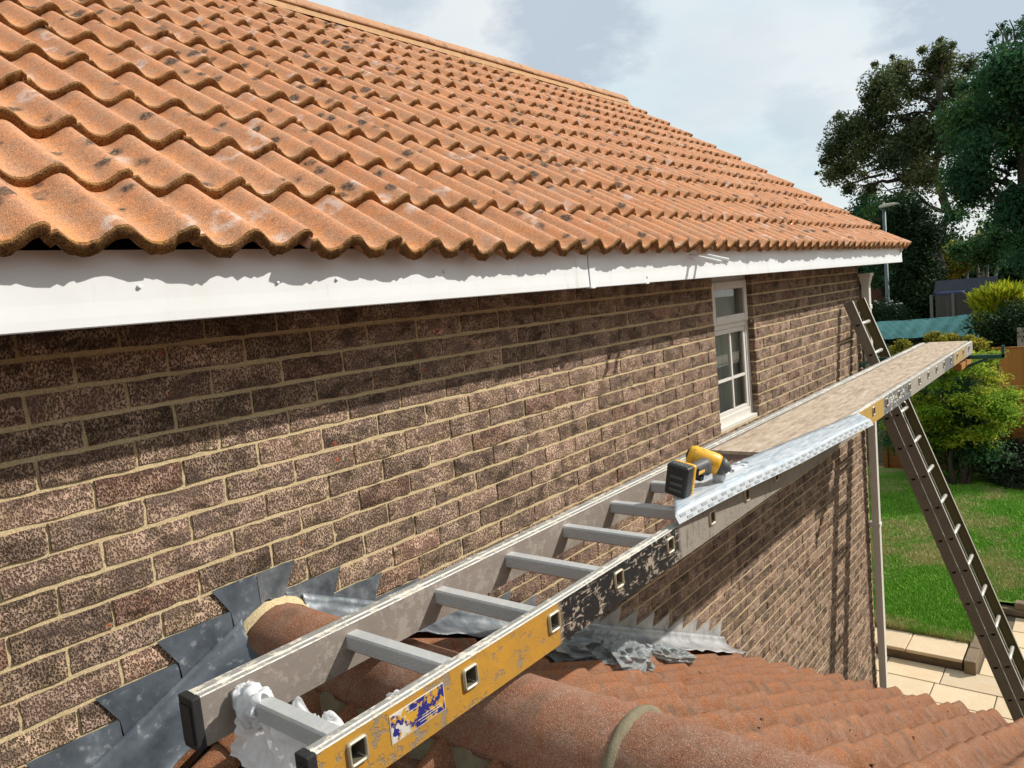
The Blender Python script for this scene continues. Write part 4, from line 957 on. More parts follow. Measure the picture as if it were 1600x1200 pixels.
# head lies across the grip, nose away to the right
def cyl(name, mat, o_, axis, secs, n=22):
    axis = Vector(axis).normalized(); a_ = axis.cross(Vector((0, 0, 1))).normalized(); c__ = axis.cross(a_); V = []; F = []
    for (t, r) in secs:
        for k in range(n): an = 2*math.pi*k/n; V.append(Vector(o_)+axis*t+a_*(r*math.cos(an))+c__*(r*1.06*math.sin(an)))
    for i in range(len(secs)-1):
        for k in range(n): F.append((i*n+k, (i+1)*n+k, (i+1)*n+(k+1) % n, i*n+(k+1) % n))
    nf = len(F); F += [tuple(range(n)), tuple(range((len(secs)-1)*n, len(secs)*n))[::-1]]; b = MB(); b.add(V, F, 0, 0, [True]*nf+[False]*2); return b.build(name, mat, drl)
HC = FM @ Vector((0.185, 0.004, 0.010)); HA = (sd2*-0.80+ax*0.42-up2*0.25)
cyl('motor_housing', 'drill_yellow', HC, HA, [(-0.070, 0.018), (-0.066, 0.026), (-0.050, 0.031), (-0.01, 0.033), (0.025, 0.033), (0.036, 0.030)])
cyl('nose_cone', 'drill_grey', HC, HA, [(0.0365, 0.029), (0.052, 0.026), (0.066, 0.018), (0.070, 0.012)])
cyl('chuck', 'steel', HC, HA, [(0.0705, 0.009), (0.084, 0.009), (0.086, 0.006)])
cyl('rear_cap', 'drill_black', HC, HA, [(-0.0705, 0.0165), (-0.073, 0.012)])
b = MB(); b.box((0.118, -0.010, -0.040), (0.140, 0.010, -0.022), 0, 0, FM); b.build('trigger', 'drill_black', drl, 0.003, 2)
# white cap and ring by the drill
b = MB(); T_ = Matrix.Translation((1.83, -0.903, -0.604)) @ Matrix.Rotation(R(-8), 4, 'Z'); b.box((-0.075, -0.022, -0.018), (0.06, 0.022, 0.014), 0, 0, T_)
o = recentre(b.build('plastic_cap', 'white_plastic', None, 0.012, 4)); tag(o, 'small rounded white plastic cap lying beside the drill', 'end piece')
b = MB(); n = 20; b.tube([(2.03+0.028*math.cos(t*2*math.pi/n), -0.865+0.020*math.sin(t*2*math.pi/n), -0.622) for t in range(n+1)], 0.0022, 6, caps=False); o = recentre(b.build('wire_ring', 'steel')); tag(o, 'thin grey wire ring on the white strip just past the drill', 'ring')

# ---- white plastic bag tied round the first rung
bag = thing('plastic_bag', 'crumpled white plastic bag tied round the end rung of the flat ladder', 'plastic bag', (0.2, -0.65, -0.7))
def wrap(y0, y1, turns, n=44, m_=26):
    b = MB(); V = []
    for i in range(m_+1):
        y = y0+(y1-y0)*i/m_; e = 0.72*max(0.0, math.sin(math.pi*i/m_))**0.5
        for k in range(n):
            a = 2*math.pi*k/n; q = Vector((math.cos(a)*1.3, math.sin(a)*1.3, i*0.16)); fold = 0.012*pn.noise(q*1.2)+0.010*(0.5-abs(pn.noise(Vector((q.x*2.2, q.y*2.2, q.z*2.6+q.x*1.5)))))-0.004
            r = 0.020+0.014*e+fold; V.append((0.204+r*1.05*math.cos(a), y+0.003*math.sin(5*a+i), -0.686+r*1.15*math.sin(a)-0.004*(1-math.sin(a))*e))
    b.add(V, [(i*n+k, i*n+(k+1) % n, (i+1)*n+(k+1) % n, (i+1)*n+k) for i in range(m_) for k in range(n)], 0, 0, True); return b
wrap(-0.672, -0.588, 1).build('knot', 'plastic_bag', bag)
def sheet(fn, nu, nv, name, parent):
    b = MB(); V = [fn(i/nu, j/nv) for i in range(nu+1) for j in range(nv+1)]; w = nv+1
    b.add(V, [(i*w+j, (i+1)*w+j, (i+1)*w+j+1, i*w+j+1) for i in range(nu) for j in range(nv)], 0, 0, True); o = b.build(name, 'plastic_bag', parent); return o
def hang(u, v):     # skirt hanging below the rung and sweeping towards the near rail
    y = -0.60-0.315*u; fall = (0.045+0.075*math.sin(math.pi*min(1, u*0.85+0.15)))*v
    fold = 0.045*pn.noise(Vector((u*6+v*0.8, v*1.1, 2.0)))*v**0.5+0.026*(0.35-abs(pn.noise(Vector((u*13-v*2.5, v*2.0, 5.0)))))*v**0.4+0.008*pn.noise(Vector((u*30, v*7, 1)))
    return (0.190-0.020*v+fold-0.05*v*u, y+0.010*math.sin(v*9+u*20)*v, -0.700-fall-0.010*math.sin(u*25)*v)
sheet(hang, 60, 24, 'loose_skirt', bag)
def back(u, v):     # part behind the rung, between the rails
    y = -0.665-0.235*u; x = 0.228+0.055*v*(0.5+0.6*math.sin(math.pi*min(1.0, u*0.9+0.1))); fold = 0.03*pn.noise(Vector((u*7, v*3, 9)))+0.020*(0.3-abs(pn.noise(Vector((u*12+v*4, v*4, 3)))))
    return (x+0.006*math.sin(u*21+v*4)*v, y+0.006*math.sin(v*9+u*5), -0.700-0.040*v*(1-v*0.4)+fold*(0.4+v))
sheet(back, 54, 20, 'loose_skirt', bag)
def tail(u, v):
    return (0.335+0.065*u+0.02*v+0.006*math.sin(u*11), -0.835-0.06*v-0.02*u+0.006*math.sin(u*19+v*9), -0.735+0.050*math.sin(math.pi*(0.15+0.8*u))*(1-0.35*v)+0.005*math.sin(v*16+u*13)+0.004*math.sin(u*37+v*5))
sheet(tail, 22, 14, 'tail', bag)

# ---- crumpled clear sheeting against the flashing
def crumple(name, cx, cy, cz, rx, ry, rz, label, n=3600, seed=1):
    rg = np.random.default_rng(seed); bm = bmesh.new(); bmesh.ops.create_icosphere(bm, subdivisions=4, radius=1.0)
    k = rg.normal(size=(26, 3)); k /= np.linalg.norm(k, axis=1)[:, None]; am = rg.uniform(0.08, 0.30, 26); f = rg.uniform(3, 11, 26); ph = rg.uniform(0, 6, 26)
    for v in bm.verts:
        p = np.array(v.co); d = 1+float((am*0.35*np.abs(np.sin((p@k.T)*f+ph))).sum())-0.9
        d = max(0.35, d+rg.normal(0, 0.10)); v.co = Vector((p[0]*rx*d, p[1]*ry*d, max(-0.3, p[2])*rz*d))
    me = bpy.data.meshes.new(name); bm.to_mesh(me); bm.free(); me.materials.append(MT['clear_sheet'])
    o = link(bpy.data.objects.new(name, me)); o.location = (cx, cy, cz); o.rotation_euler = (0, LP, 0); tag(o, label, 'plastic sheet', 'crumpled clear plastic against the flashing'); return o
def low_at(x): return ZA-math.tan(LP)*(x-XA)
crumple('plastic_sheet', 1.62, -0.30, low_at(1.62)+0.01, 0.26, 0.15, 0.085, 'large crumpled heap of clear plastic sheeting behind the black-painted rail', seed=2)
crumple('plastic_sheet', 1.75, -0.46, low_at(1.75)+0.0, 0.14, 0.08, 0.06, 'smaller crumpled clear plastic piece hanging down the tiles in front of the large heap', seed=5)
crumple('plastic_sheet', 2.35, -0.33, low_at(2.35)-0.005, 0.14, 0.07, 0.035, 'small flat scrap of clear plastic on the tiles below the bright flashing', seed=9)

# ------------------------------------------------------------------ the tall extension ladder
TL0 = np.array([6.526, -0.419, -1.541]); th, ph = 1.230, 0.049
ld = np.array([math.sin(ph)*math.cos(th), -math.cos(ph)*math.cos(th), -math.sin(th)]); ln = np.array([0, -math.sin(th), math.cos(th)]); lw = np.cross(ln, ld); lw = lw/np.linalg.norm(lw)
if lw[0] < 0: lw = -lw
tall = thing('extension_ladder', 'tall weathered two-section extension ladder leaning against the house corner', 'ladder', tuple(TL0+ld*3.66))
def stile(t0, t1, wo, no, name='stile'):
    b = MB(); dp_, wd = 0.040, 0.014; c0 = TL0+lw*wo+ln*no
    Mx = Matrix.Identity(4)
    for i in range(3): Mx[i][0] = ld[i]; Mx[i][1] = lw[i]; Mx[i][2] = ln[i]; Mx[i][3] = c0[i]
    prof = [(-wd, -dp_), (-wd, dp_), (wd, dp_), (wd, dp_-0.006), (-wd+0.005, dp_-0.006), (-wd+0.005, -dp_+0.006), (wd, -dp_+0.006), (wd, -dp_)]
    if wo > 0.1: prof = [(-a, c) for (a, c) in prof][::-1]
    k = len(prof); V = [(t, a, c) for t in (t0, t1) for (a, c) in prof]; F = [(i, k+i, k+(i+1) % k, (i+1) % k) for i in range(k)]+[tuple(range(k)), tuple(range(k, 2*k))[::-1]]
    mi = [0]*len(F)
    for i in range(k):
        if abs(prof[i][1]-dp_) < 1e-6 and abs(prof[(i+1) % k][1]-dp_) < 1e-6: mi[i] = 1
    b.add(V, F, mi, 0, False, Mx)
    hl = MB(); t = math.ceil(t0/0.28)*0.28      # D shaped openings of the rungs
    while t < t1-0.03:
        n = 10; V = [(t+0.017*math.cos(math.pi*q/(n-1)-math.pi/2)-0.006, (-wd-0.0012) if wo < 0.1 else wd+0.0012, 0.019*math.sin(math.pi*q/(n-1)-math.pi/2)) for q in range(n)]
        V += [(a, (-wd+0.001) if wo < 0.1 else wd-0.001, c) for (a, _, c) in V]
        hl.add(V, [tuple(range(n)) , tuple(range(n))[::-1]] + [(q, (q+1) % n, n+(q+1) % n, n+q) for q in range(n)], 0, 0, False, Mx); t += 0.28
    o = b.build(name, ['old_ladder_shaded', 'old_ladder_lit'], tall)
    if hl.v: hl.build('rung_hole', 'dark_void', o)
    return o
stile(-0.62, 3.66, 0.0, 0.0); stile(-0.62, 3.66, 0.40, 0.0)
stile(-1.335, 3.30, 0.0, 0.088); s4 = stile(-1.335, 3.30, 0.40, 0.088); s4.data.materials[0] = MT['rail_mossy']
for (t0, no) in ((-0.56, 0.0), (-1.12, 0.088)):
    t = t0
    while t < 3.2:
        b = MB(); p = TL0+ld*t+ln*no; b.tube([p+lw*0.012, p+lw*0.39], 0.0165, 10); b.build('rung', 'old_ladder_lit', tall); t += 0.28
for t in (-0.56, -0.28):          # hooks of the upper section
    for wo in (0.07, 0.33):
        b = MB(); c0 = TL0+ld*t+lw*wo+ln*0.02
        P = [c0+ln*(0.03+0.055*math.sin(a))+ld*(-0.03+0.055*math.cos(a)) for a in np.linspace(-0.6, 2.4, 9)]; b.tube([tuple(p) for p in P], 0.006, 6); b.build('hook', 'old_ladder_lit', tall)
# green bracket under the far end of the boards
br = thing('ladder_bracket', 'dark green steel bracket carrying the far end of the walkway off the tall ladder', 'bracket', (6.74, -0.6, -0.8))
for xx in (6.72,):
    b = MB(); b.bar((xx, -0.20, -0.785), (xx, -1.175, -0.785), 0.03, 0.032, (0, 0, 1)); b.build('arm', 'green_steel', br)
    b = MB(); b.bar((xx, -1.165, -0.79), (xx, -1.165, -0.695), 0.03, 0.02, (0, 1, 0)); b.build('end_stop', 'green_steel', br)
    b = MB(); b.bar((xx, -1.06, -0.80), (xx, -0.82, -0.90), 0.022, 0.022, (0, 0, 1)); b.build('strut', 'green_steel', br)
b = MB(); b.bar((6.45, -0.88, -0.835), (6.95, -0.88, -0.835), 0.06, 0.05); o = recentre(b.build('timber_packer', 'fence_orange')); tag(o, 'short brown timber packer under the far end of the walkway', 'timber block')
b = MB(); b.bar((6.40, -0.16, -0.80), (7.0, -0.16, -0.80), 0.03, 0.03); b.build('cross_bar', 'green_steel', br)

# ------------------------------------------------------------------ ground, patio, lawn
gm = MB(); gm.add([(-120, -150, G-0.03), (260, -150, G-0.03), (260, 200, G-0.03), (-120, 200, G-0.03)], [(0, 1, 2, 3)]); o = gm.build('ground', 'earth'); o['kind'] = 'structure'
gm = MB(); gm.add([(3.5, -7, G-0.012), (13.5, -7, G-0.012), (13.5, 2.2, G-0.012), (3.5, 2.2, G-0.012)], [(0, 1, 2, 3)]); patio = gm.build('patio', 'joint_grout'); patio['kind'] = 'structure'
pm = {}
def slab(x0, x1, y0, y1, zt, th_, parent, mat='paving'):
    L, Wd = x1-x0-0.012, y1-y0-0.012; key = (round(L, 3), round(Wd, 3), th_, mat)
    if key not in pm:
        b = MB(); b.box((-L/2, -Wd/2, -th_), (L/2, Wd/2, 0)); me = b.mesh('paving_slab', [mat]); bm = bmesh.new(); bm.from_mesh(me); bmesh.ops.bevel(bm, geom=bm.edges[:], offset=0.006, segments=1, affect='EDGES'); bm.to_mesh(me); bm.free(); pm[key] = me
    o = link(bpy.data.objects.new('paving_slab', pm[key]), parent); o.matrix_basis = wmat(parent).inverted() @ Matrix.Translation(((x0+x1)/2, (y0+y1)/2, zt+random.uniform(-.002, .002))) @ Matrix.Rotation(random.uniform(-.003, .003), 4, 'Z')
sx = 0.45; xs = [9.62-sx*k for k in range(6)]
for r_, xr in enumerate(xs):
    y = 2.2; first = True; ws = [0.64, 0.64, 0.45, 0.64, 0.9, 0.64]; k = (r_*2) % 6; y -= [0.0, 0.33, 0.14, 0.5, 0.25, 0.4][r_]
    while y > -3.2: w = ws[k % 6]; slab(xr-sx, xr, y-w, y, G, 0.04, patio); y -= w; k += 1
for r_ in range(4):
    y = -0.52-0.2*(r_ % 2); x0 = 9.62+0.48*r_; k = r_
    while y > -3.4: w = ws[k % 6]; slab(x0, x0+0.48, y-w, y, G, 0.04, patio); y -= w; k += 1
# raised step of slabs edging the lawn
st = thing('garden_step', 'raised step of buff paving slabs edging the lawn', 'step', (9.9, 0.6, G))
b = MB(); b.box((9.66, -0.345, G-0.01), (10.13, 2.4, G+0.105)); b.build('riser', 'garden_wall', st)
for k, (y0, y1) in enumerate(((-0.36, 0.28), (0.28, 0.92), (0.92, 1.56), (1.56, 2.2))): slab(9.60, 10.12, y0, y1, G+0.15, 0.042, st)
gw = thing('garden_wall', 'low weathered block wall beside the step and lawn edge', 'garden wall', (10.5, -0.42, G))
for k in range(5): b = MB(); x0 = 9.56+0.41*k; b.box((x0, -0.505+random.uniform(-.01, .01), G-0.01), (x0+0.40, -0.372+random.uniform(-.01, .01), G+0.17)); b.build('block', 'garden_wall', gw, 0.012, 2)
gw2 = thing('garden_wall', 'low dark block wall holding back the lawn at the right edge of the view', 'garden wall', (11.6, -1.5, G))
for r_ in range(2):
    for k in range(9): b = MB(); y0 = -0.51-0.42*k-(0.2 if r_ else 0); b.box((11.58+random.uniform(-.01, .01), y0-0.41, G+0.10*r_), (11.72, y0, G+0.10*r_+0.095)); b.build('block', 'garden_wall', gw2, 0.01, 1)
def lawn_h(x, y): return G+0.14+0.012*math.sin(x*1.3+y)+0.01*math.sin(y*2.1-x*0.7)
V = []; F = []; nx, ny = 60, 60
gx = np.linspace(10.13, 19.2, nx); gy = np.linspace(-6, 6, ny)
for x in gx:
    for y in gy: V.append((x, y, lawn_h(x, y)))
for i in range(nx-1):
    for j in range(ny-1):
        if gx[i+1] < 11.72 and gy[j] < -0.45: continue
        a = i*ny+j; F.append((a, a+ny, a+ny+1, a+1))
o = np_mesh('lawn', np.array(V), np.array(F), 'lawn_soil', smooth=True); o['kind'] = 'structure'
NB = 260000
X = 10.12+8.2*rng.random(NB)**1.5; Y = rng.uniform(-2.6, 3.2, NB)
keep = ~((X < 11.74) & (Y < -0.385)); keep &= (Y < 0.11*(X-7.117)+0.9+0.25*(X-9)); X, Y = X[keep], Y[keep]; NB = len(X)
Z = G+0.14+0.012*np.sin(X*1.3+Y)+0.01*np.sin(Y*2.1-X*0.7)
a = rng.uniform(0, 6.28, NB); hgt = rng.uniform(0.025, 0.06, NB)*(1+0.6*np.exp(-((X-10.13)/0.15)**2)); wd = rng.uniform(0.004, 0.009, NB)*(0.7+0.06*X); lx, ly = rng.normal(0, 0.018, (2, NB))
V = np.stack([np.stack([X-wd*np.cos(a), Y-wd*np.sin(a), Z], 1), np.stack([X+wd*np.cos(a), Y+wd*np.sin(a), Z], 1), np.stack([X+lx, Y+ly, Z+hgt], 1)], 1).reshape(-1, 3)
o = np_mesh('grass', V, np.arange(NB*3).reshape(-1, 3), 'grass_blade', rng.random(NB)); tag(o, 'short green lawn grass with dry straw-coloured patches', 'grass', kind='stuff')

# ------------------------------------------------------------------ vegetation
def leaves(clumps, n, size, rnd=None, squash=0.8, parent=None, mat='leaf_dark', name='crown', upbias=0.3, shell=0.55, gauss=0):
    C = np.array([c[:3] for c in clumps], float); RR = np.array([c[3] for c in clumps], float); w = RR**2; w /= w.sum(); g = rnd or rng
    idx = g.choice(len(C), n, p=w); d = g.normal(size=(n, 3)); d /= np.linalg.norm(d, axis=1)[:, None]; r = g.random(n)**(1/3)*(1-shell)+shell*g.random(n)**0.25
    r *= 1+0.22*g.normal(size=n)
    if gauss: r = np.abs(np.clip(g.normal(size=n), -1.75, 1.75))*gauss
    P = C[idx]+d*(r*RR[idx])[:, None]*np.array([1, 1, squash])
    nrm = d*0.6+g.normal(size=(n, 3))*0.7+np.array([0, 0, upbias]); nrm /= np.linalg.norm(nrm, axis=1)[:, None]
    t = np.cross(nrm, g.normal(size=(n, 3))); t /= np.linalg.norm(t, axis=1)[:, None]; b_ = np.cross(nrm, t); s = size*g.uniform(0.6, 1.35, n)[:, None]
    V = np.stack([P-t*s, P-b_*s*0.45, P+t*s, P+b_*s*0.45], 1).reshape(-1, 3)
    cl = g.random(len(C))[idx]; rn = np.clip(0.45*cl+0.55*g.random(n), 0, 1)
    iv = np.array(wmat(parent).inverted()) if parent is not None else np.eye(4); V = V@iv[:3, :3].T+iv[:3, 3]
    return np_mesh(name, V, np.arange(n*4).reshape(-1, 4), mat, rn, parent)
def limb(b, p, q, r0, r1, wig=0.3, n=7):
    p, q = Vector(p), Vector(q); pts = []; L = (q-p).length
    for i in range(n+1):
        t = i/n; k = math.sin(math.pi*t)*wig*L*0.12; pts.append(p.lerp(q, t)+Vector((random.uniform(-1, 1), random.uniform(-1, 1), random.uniform(-.5, 1)))*k)
    b.tube(pts, [r0+(r1-r0)*i/n for i in range(n+1)], 7); return pts
def grow(b, base, clumps, r0, hub):
    """trunk from base to hub, then a limb to each clump"""
    tr = limb(b, base, hub, r0, r0*0.55, 0.25, 9)
    for c in clumps:
        c = Vector(c[:3]); k = min(range(3, len(tr)), key=lambda i: abs((tr[i].z-(c.z-1.5)))); limb(b, tr[k], c, r0*0.28, r0*0.05, 0.8, 6)
def zc(px, py, r, X, dx=0, s=3.75, ox=1260, oy=20):
    u, v = ox+px/s, oy+py/s; p = at(u, v, X+dx); rad = r/s/FPX*np.linalg.norm(p-CAM); return (p[0], p[1], p[2], rad)
# big open tree at the left of the group
rl = np.random.default_rng(3)
cl = [(240, 700, 78), (170, 800, 62), (150, 950, 46), (230, 905, 72), (330, 800, 66), (340, 680, 52), (300, 640, 40), (430, 430, 72), (530, 400, 66), (490, 530, 62), (390, 570, 52), (620, 470, 44), (550, 330, 44), (790, 230, 46), (800, 320, 66), (710, 430, 46), (860, 430, 46), (740, 310, 44), (640, 640, 56), (560, 770, 74), (480, 850, 72), (640, 850, 78), (700, 720, 74), (800, 660, 60), (380, 1030, 40), (340, 1085, 28), (560, 1090, 44), (250, 1030, 34), (700, 960, 76), (600, 970, 52), (430, 730, 60), (840, 780, 60), (880, 600, 46), (950, 310, 44), (440, 640, 34), (900, 460, 50), (960, 560, 60), (760, 540, 40), (330, 950, 22), (110, 870, 26), (60, 940, 10), (400, 300, 14), (505, 260, 12), (785, 160, 14), (860, 190, 14), (680, 220, 18), (190, 610, 22), (360, 500, 26), (560, 620, 26)]
clW = [zc(a, b_, c * 1.12, 40, rl.uniform(-1.8, 1.8)) for (a, b_, c) in cl]
t1 = thing('tree', 'tall open-crowned dark tree whose bare limbs show against the sky, left of the group', 'tree', tuple(at(1465, 480, 40)*np.array([1, 1, 0])+np.array([0, 0, G])))
leaves(clW, 84000, 0.080, rl, 0.95, t1, 'leaf_dark', gauss=0.74)
b = MB(); base = Vector(at(1462, 440, 40)); base.z = G; top = Vector(at(1466, 125, 40)); grow(b, base, clW[::2], 0.24, tuple(top))
for (a1, a2, b1, b2, r0) in ((650, 630, 480, 600, 0.10), (600, 960, 320, 1015, 0.13), (450, 945, 250, 1000, 0.08), (770, 560, 640, 480, 0.09), (800, 560, 900, 600, 0.09)):
    limb(b, tuple(at(1260+a1/3.75, 20+a2/3.75, 40)), tuple(at(1260+b1/3.75, 20+b2/3.75, 40)), r0, 0.03, 0.4)
for c in clW:
    for k in range(5):
        d = Vector(rl.normal(size=3)).normalized(); d.z = abs(d.z)*0.8; p = Vector(c[:3]); limb(b, tuple(p+d*c[3]*0.1), tuple(p+d*c[3]*rl.uniform(0.9, 1.35)), 0.035, 0.008, 0.9, 4)
b.build('trunk', 'bark', t1)
# dense dark green tree filling the right edge
rr_ = np.random.default_rng(11)
cl = []
for _ in range(120):
    px = rr_.uniform(880, 1800); py = rr_.uniform(230, 1500)
    if px < 1000 and py < 560: continue
    if py < 330 and px < 1150: continue
    if py > 1210 and px < 1290: continue
    cl.append((px, py, rr_.uniform(60, 115)))
cl += [(1180, 250, 60), (1280, 240, 80), (1060, 360, 60), (1010, 420, 50), (930, 430, 36)]
tw = [(1110, 130, 30), (1150, 75, 18), (1190, 110, 26), (1260, 60, 26), (1240, 130, 34), (1150, 200, 34), (1080, 170, 22), (1060, 260, 34), (1300, 100, 50), (1420, 60, 90), (1500, 200, 120), (1600, 120, 120)]
clW = [zc(a, b_, c, 30, rr_.uniform(-1.6, 1.6)) for (a, b_, c) in cl]; clT = [zc(a, b_, c, 30, rr_.uniform(-1, 1)) for (a, b_, c) in tw]
t2 = thing('tree', 'dense dark green feathery tree filling the right edge above the fences', 'tree', tuple(at(1660, 520, 30)*np.array([1, 1, 0])+np.array([0, 0, G])))
leaves(clW, 150000, 0.075, rr_, 0.9, t2, 'leaf_green', gauss=0.66); leaves(clT, 7000, 0.06, rr_, 1.0, t2, 'leaf_green', gauss=0.7)
b = MB(); base = Vector(at(1640, 520, 30)); base.z = G; grow(b, base, (clW+clT)[::5], 0.40, tuple(at(1590, 130, 30)))
for (a1, a2, b1, b2) in ((1300, 500, 1110, 60), (1350, 500, 1190, 40), (1300, 600, 1060, 180), (1350, 450, 1270, 20)): limb(b, tuple(at(1260+a1/3.75, 20+a2/3.75, 30)), tuple(at(1260+b1/3.75, 20+b2/3.75, 30)), 0.07, 0.015, 0.5)
b.build('trunk', 'bark', t2)
# ivy covered tree between them
ri_ = np.random.default_rng(21)
def px_clumps(boxes, n, r0, r1, X, sp, g):
    o = []
    for _ in range(n):
        (u0, v0, u1, v1) = boxes[g.integers(len(boxes))]; u, v = g.uniform(u0, u1), g.uniform(v0, v1); p = at(u, v, X+g.uniform(-sp, sp)); o.append((p[0], p[1], p[2], g.uniform(r0, r1)/FPX*np.linalg.norm(p-CAM)))
    return o
def at_floor(u, X): p = at(u, 480, X); return (p[0], p[1], G)
t3 = thing('tree', 'ivy-covered tree with a dark leafy column behind the lamp post', 'tree', at_floor(1435, 33))
c3 = px_clumps([(1405, 330, 1475, 500), (1400, 400, 1470, 530), (1380, 330, 1450, 420)], 44, 14, 26, 33, 1.2, ri_); leaves(c3, 46000, 0.085, ri_, 0.95, t3, 'leaf_ivy', gauss=0.7)
b = MB(); limb(b, at_floor(1435, 33), tuple(at(1440, 330, 33)), 0.35, 0.15, 0.1); b.build('trunk', 'bark', t3)
t4 = thing('tree', 'mixed green tree low behind the lamp head, left of the ivy-covered one', 'tree', at_floor(1390, 37))
c4 = px_clumps([(1340, 318, 1420, 380), (1362, 370, 1420, 450), (1330, 330, 1400, 400), (1480, 330, 1600, 400)], 46, 12, 22, 37, 1.2, ri_); leaves(c4, 38000, 0.09, ri_, 0.9, t4, 'leaf_green', gauss=0.75)
b = MB(); limb(b, at_floor(1390, 37), tuple(at(1392, 340, 37)), 0.25, 0.1, 0.1); b.build('trunk', 'bark', t4)
t5 = thing('tree', 'far pale-stemmed small tree with thin bare trunks above the grey shed roof', 'tree', at_floor(1540, 42))
b = MB()
for (u, uu) in ((1530, 1527), (1538, 1541), (1545, 1540), (1553, 1562), (1522, 1512)): limb(b, at_floor(u, 42), tuple(at(uu, 385, 42)), 0.13, 0.06, 0.3)
b.build('trunk', 'concrete', t5); c5 = px_clumps([(1490, 370, 1590, 410), (1480, 395, 1510, 440)], 16, 10, 18, 42, 1, ri_); leaves(c5, 12000, 0.10, ri_, 0.8, t5, 'leaf_autumn')
# dark background wood far behind everything
c6 = px_clumps([(1360, 390, 1700, 470), (1300, 380, 1420, 450)], 60, 26, 40, 56, 4, ri_)
o = leaves(c6, 30000, 0.22, ri_, 0.9, None, 'leaf_ivy', 'far_wood'); tag(o, 'dark mass of far trees closing the gaps behind the sheds', 'trees', kind='stuff')
# acer
ra = np.random.default_rng(31)
ac = thing('shrub', 'large yellow-green spreading shrub beneath the far end of the walkway', 'shrub', at_floor(1490, 18))
ca = px_clumps([(1425, 575, 1560, 680), (1470, 550, 1565, 640), (1400, 590, 1480, 700), (1500, 600, 1580, 660), (1440, 640, 1540, 700)], 90, 11, 20, 18, 0.8, ra)
leaves(ca, 42000, 0.040, ra, 0.42, ac, 'leaf_acer', upbias=1.0, gauss=0.85)
ca2 = px_clumps([(1395, 640, 1530, 722), (1420, 600, 1500, 700), (1440, 690, 1550, 728)], 44, 16, 26, 18.4, 0.4, ra); leaves(ca2, 30000, 0.045, ra, 0.7, ac, 'leaf_green', gauss=0.8)
b = MB()
for k in range(5): limb(b, at_floor(1480+k*5, 18), ca[k*7][:3], 0.06, 0.015, 0.4)
b.build('trunk', 'bark', ac)
hd = thing('shrub', 'straggly yellow and russet shrub below the teal tarpaulin', 'shrub', at_floor(1440, 23))
ch = px_clumps([(1385, 536, 1530, 565), (1450, 524, 1530, 550)], 34, 6, 12, 23, 0.5, ra); leaves(ch, 14000, 0.05, ra, 0.8, hd, 'leaf_autumn', shell=0.3)
b = MB()
for k in range(6): limb(b, at_floor(1395+k*22, 23), ch[k*3][:3], 0.04, 0.01, 0.4)
b.build('stem', 'bark', hd)
yc = thing('shrub', 'bright yellow conifer shrub with upright sprays left of the dark bushes', 'shrub', at_floor(1550, 25))
cy_ = px_clumps([(1535, 470, 1575, 520), (1550, 458, 1585, 500)], 30, 8, 16, 25, 0.4, ra)
def sprays(clumps, n, L, g, parent, mat):
    C = np.array([c[:3] for c in clumps]); RR = np.array([c[3] for c in clumps]); idx = g.integers(len(C), size=n); d = g.normal(size=(n, 3)); d /= np.linalg.norm(d, axis=1)[:, None]
    P = C[idx]+d*(RR[idx]*g.random(n)**0.5)[:, None]; cen = C.mean(0); out_ = P-cen; out_[:, 2] *= 0.3; out_ /= np.linalg.norm(out_, axis=1)[:, None]+1e-6
    ax_ = out_*0.75+np.array([0, 0, 0.9])+g.normal(size=(n, 3))*0.28; ax_ /= np.linalg.norm(ax_, axis=1)[:, None]; sd = np.cross(ax_, g.normal(size=(n, 3))); sd /= np.linalg.norm(sd, axis=1)[:, None]
    l = L*g.uniform(0.5, 1.3, n)[:, None]; V = np.stack([P-sd*l*0.10, P+sd*l*0.10, P+ax_*l+sd*l*0.02, P+ax_*l-sd*l*0.02], 1).reshape(-1, 3)
    iv = np.array(wmat(parent).inverted()); V = V@iv[:3, :3].T+iv[:3, 3]; return np_mesh('crown', V, np.arange(n*4).reshape(-1, 4), mat, g.random(n), parent)
sprays(cy_, 16000, 0.24, ra, yc, 'leaf_yellow')
b = MB(); limb(b, at_floor(1550, 25), tuple(at(1555, 500, 25)), 0.1, 0.04, 0.1); b.build('stem', 'bark', yc)
for (bx_, n, X, lab, mt_, cnt) in (([(1535, 505, 1600, 545), (1580, 480, 1640, 540)], 26, 24, 'dull green low bush beneath the yellow conifer', 'leaf_ivy', 14000), ([(1555, 700, 1640, 755)], 30, 18.6, 'dark grey-green bush at the back of the lawn against the brown fence', 'leaf_shrub', 22000), ([(1350, 480, 1400, 520), (1360, 500, 1440, 530)], 24, 29, 'dark low hedge behind the lamp post foot', 'leaf_ivy', 12000)):
    s_ = thing('shrub', lab, 'shrub', at_floor(sum(b_[0] for b_ in bx_)/len(bx_)+30, X)); c_ = px_clumps(bx_, n, 14, 26, X, 0.5, ra); leaves(c_, cnt, 0.05, ra, 0.8, s_, mt_)
    b = MB(); limb(b, at_floor(sum(b_[0] for b_ in bx_)/len(bx_)+30, X), c_[0][:3], 0.05, 0.02, 0.3); b.build('stem', 'bark', s_)

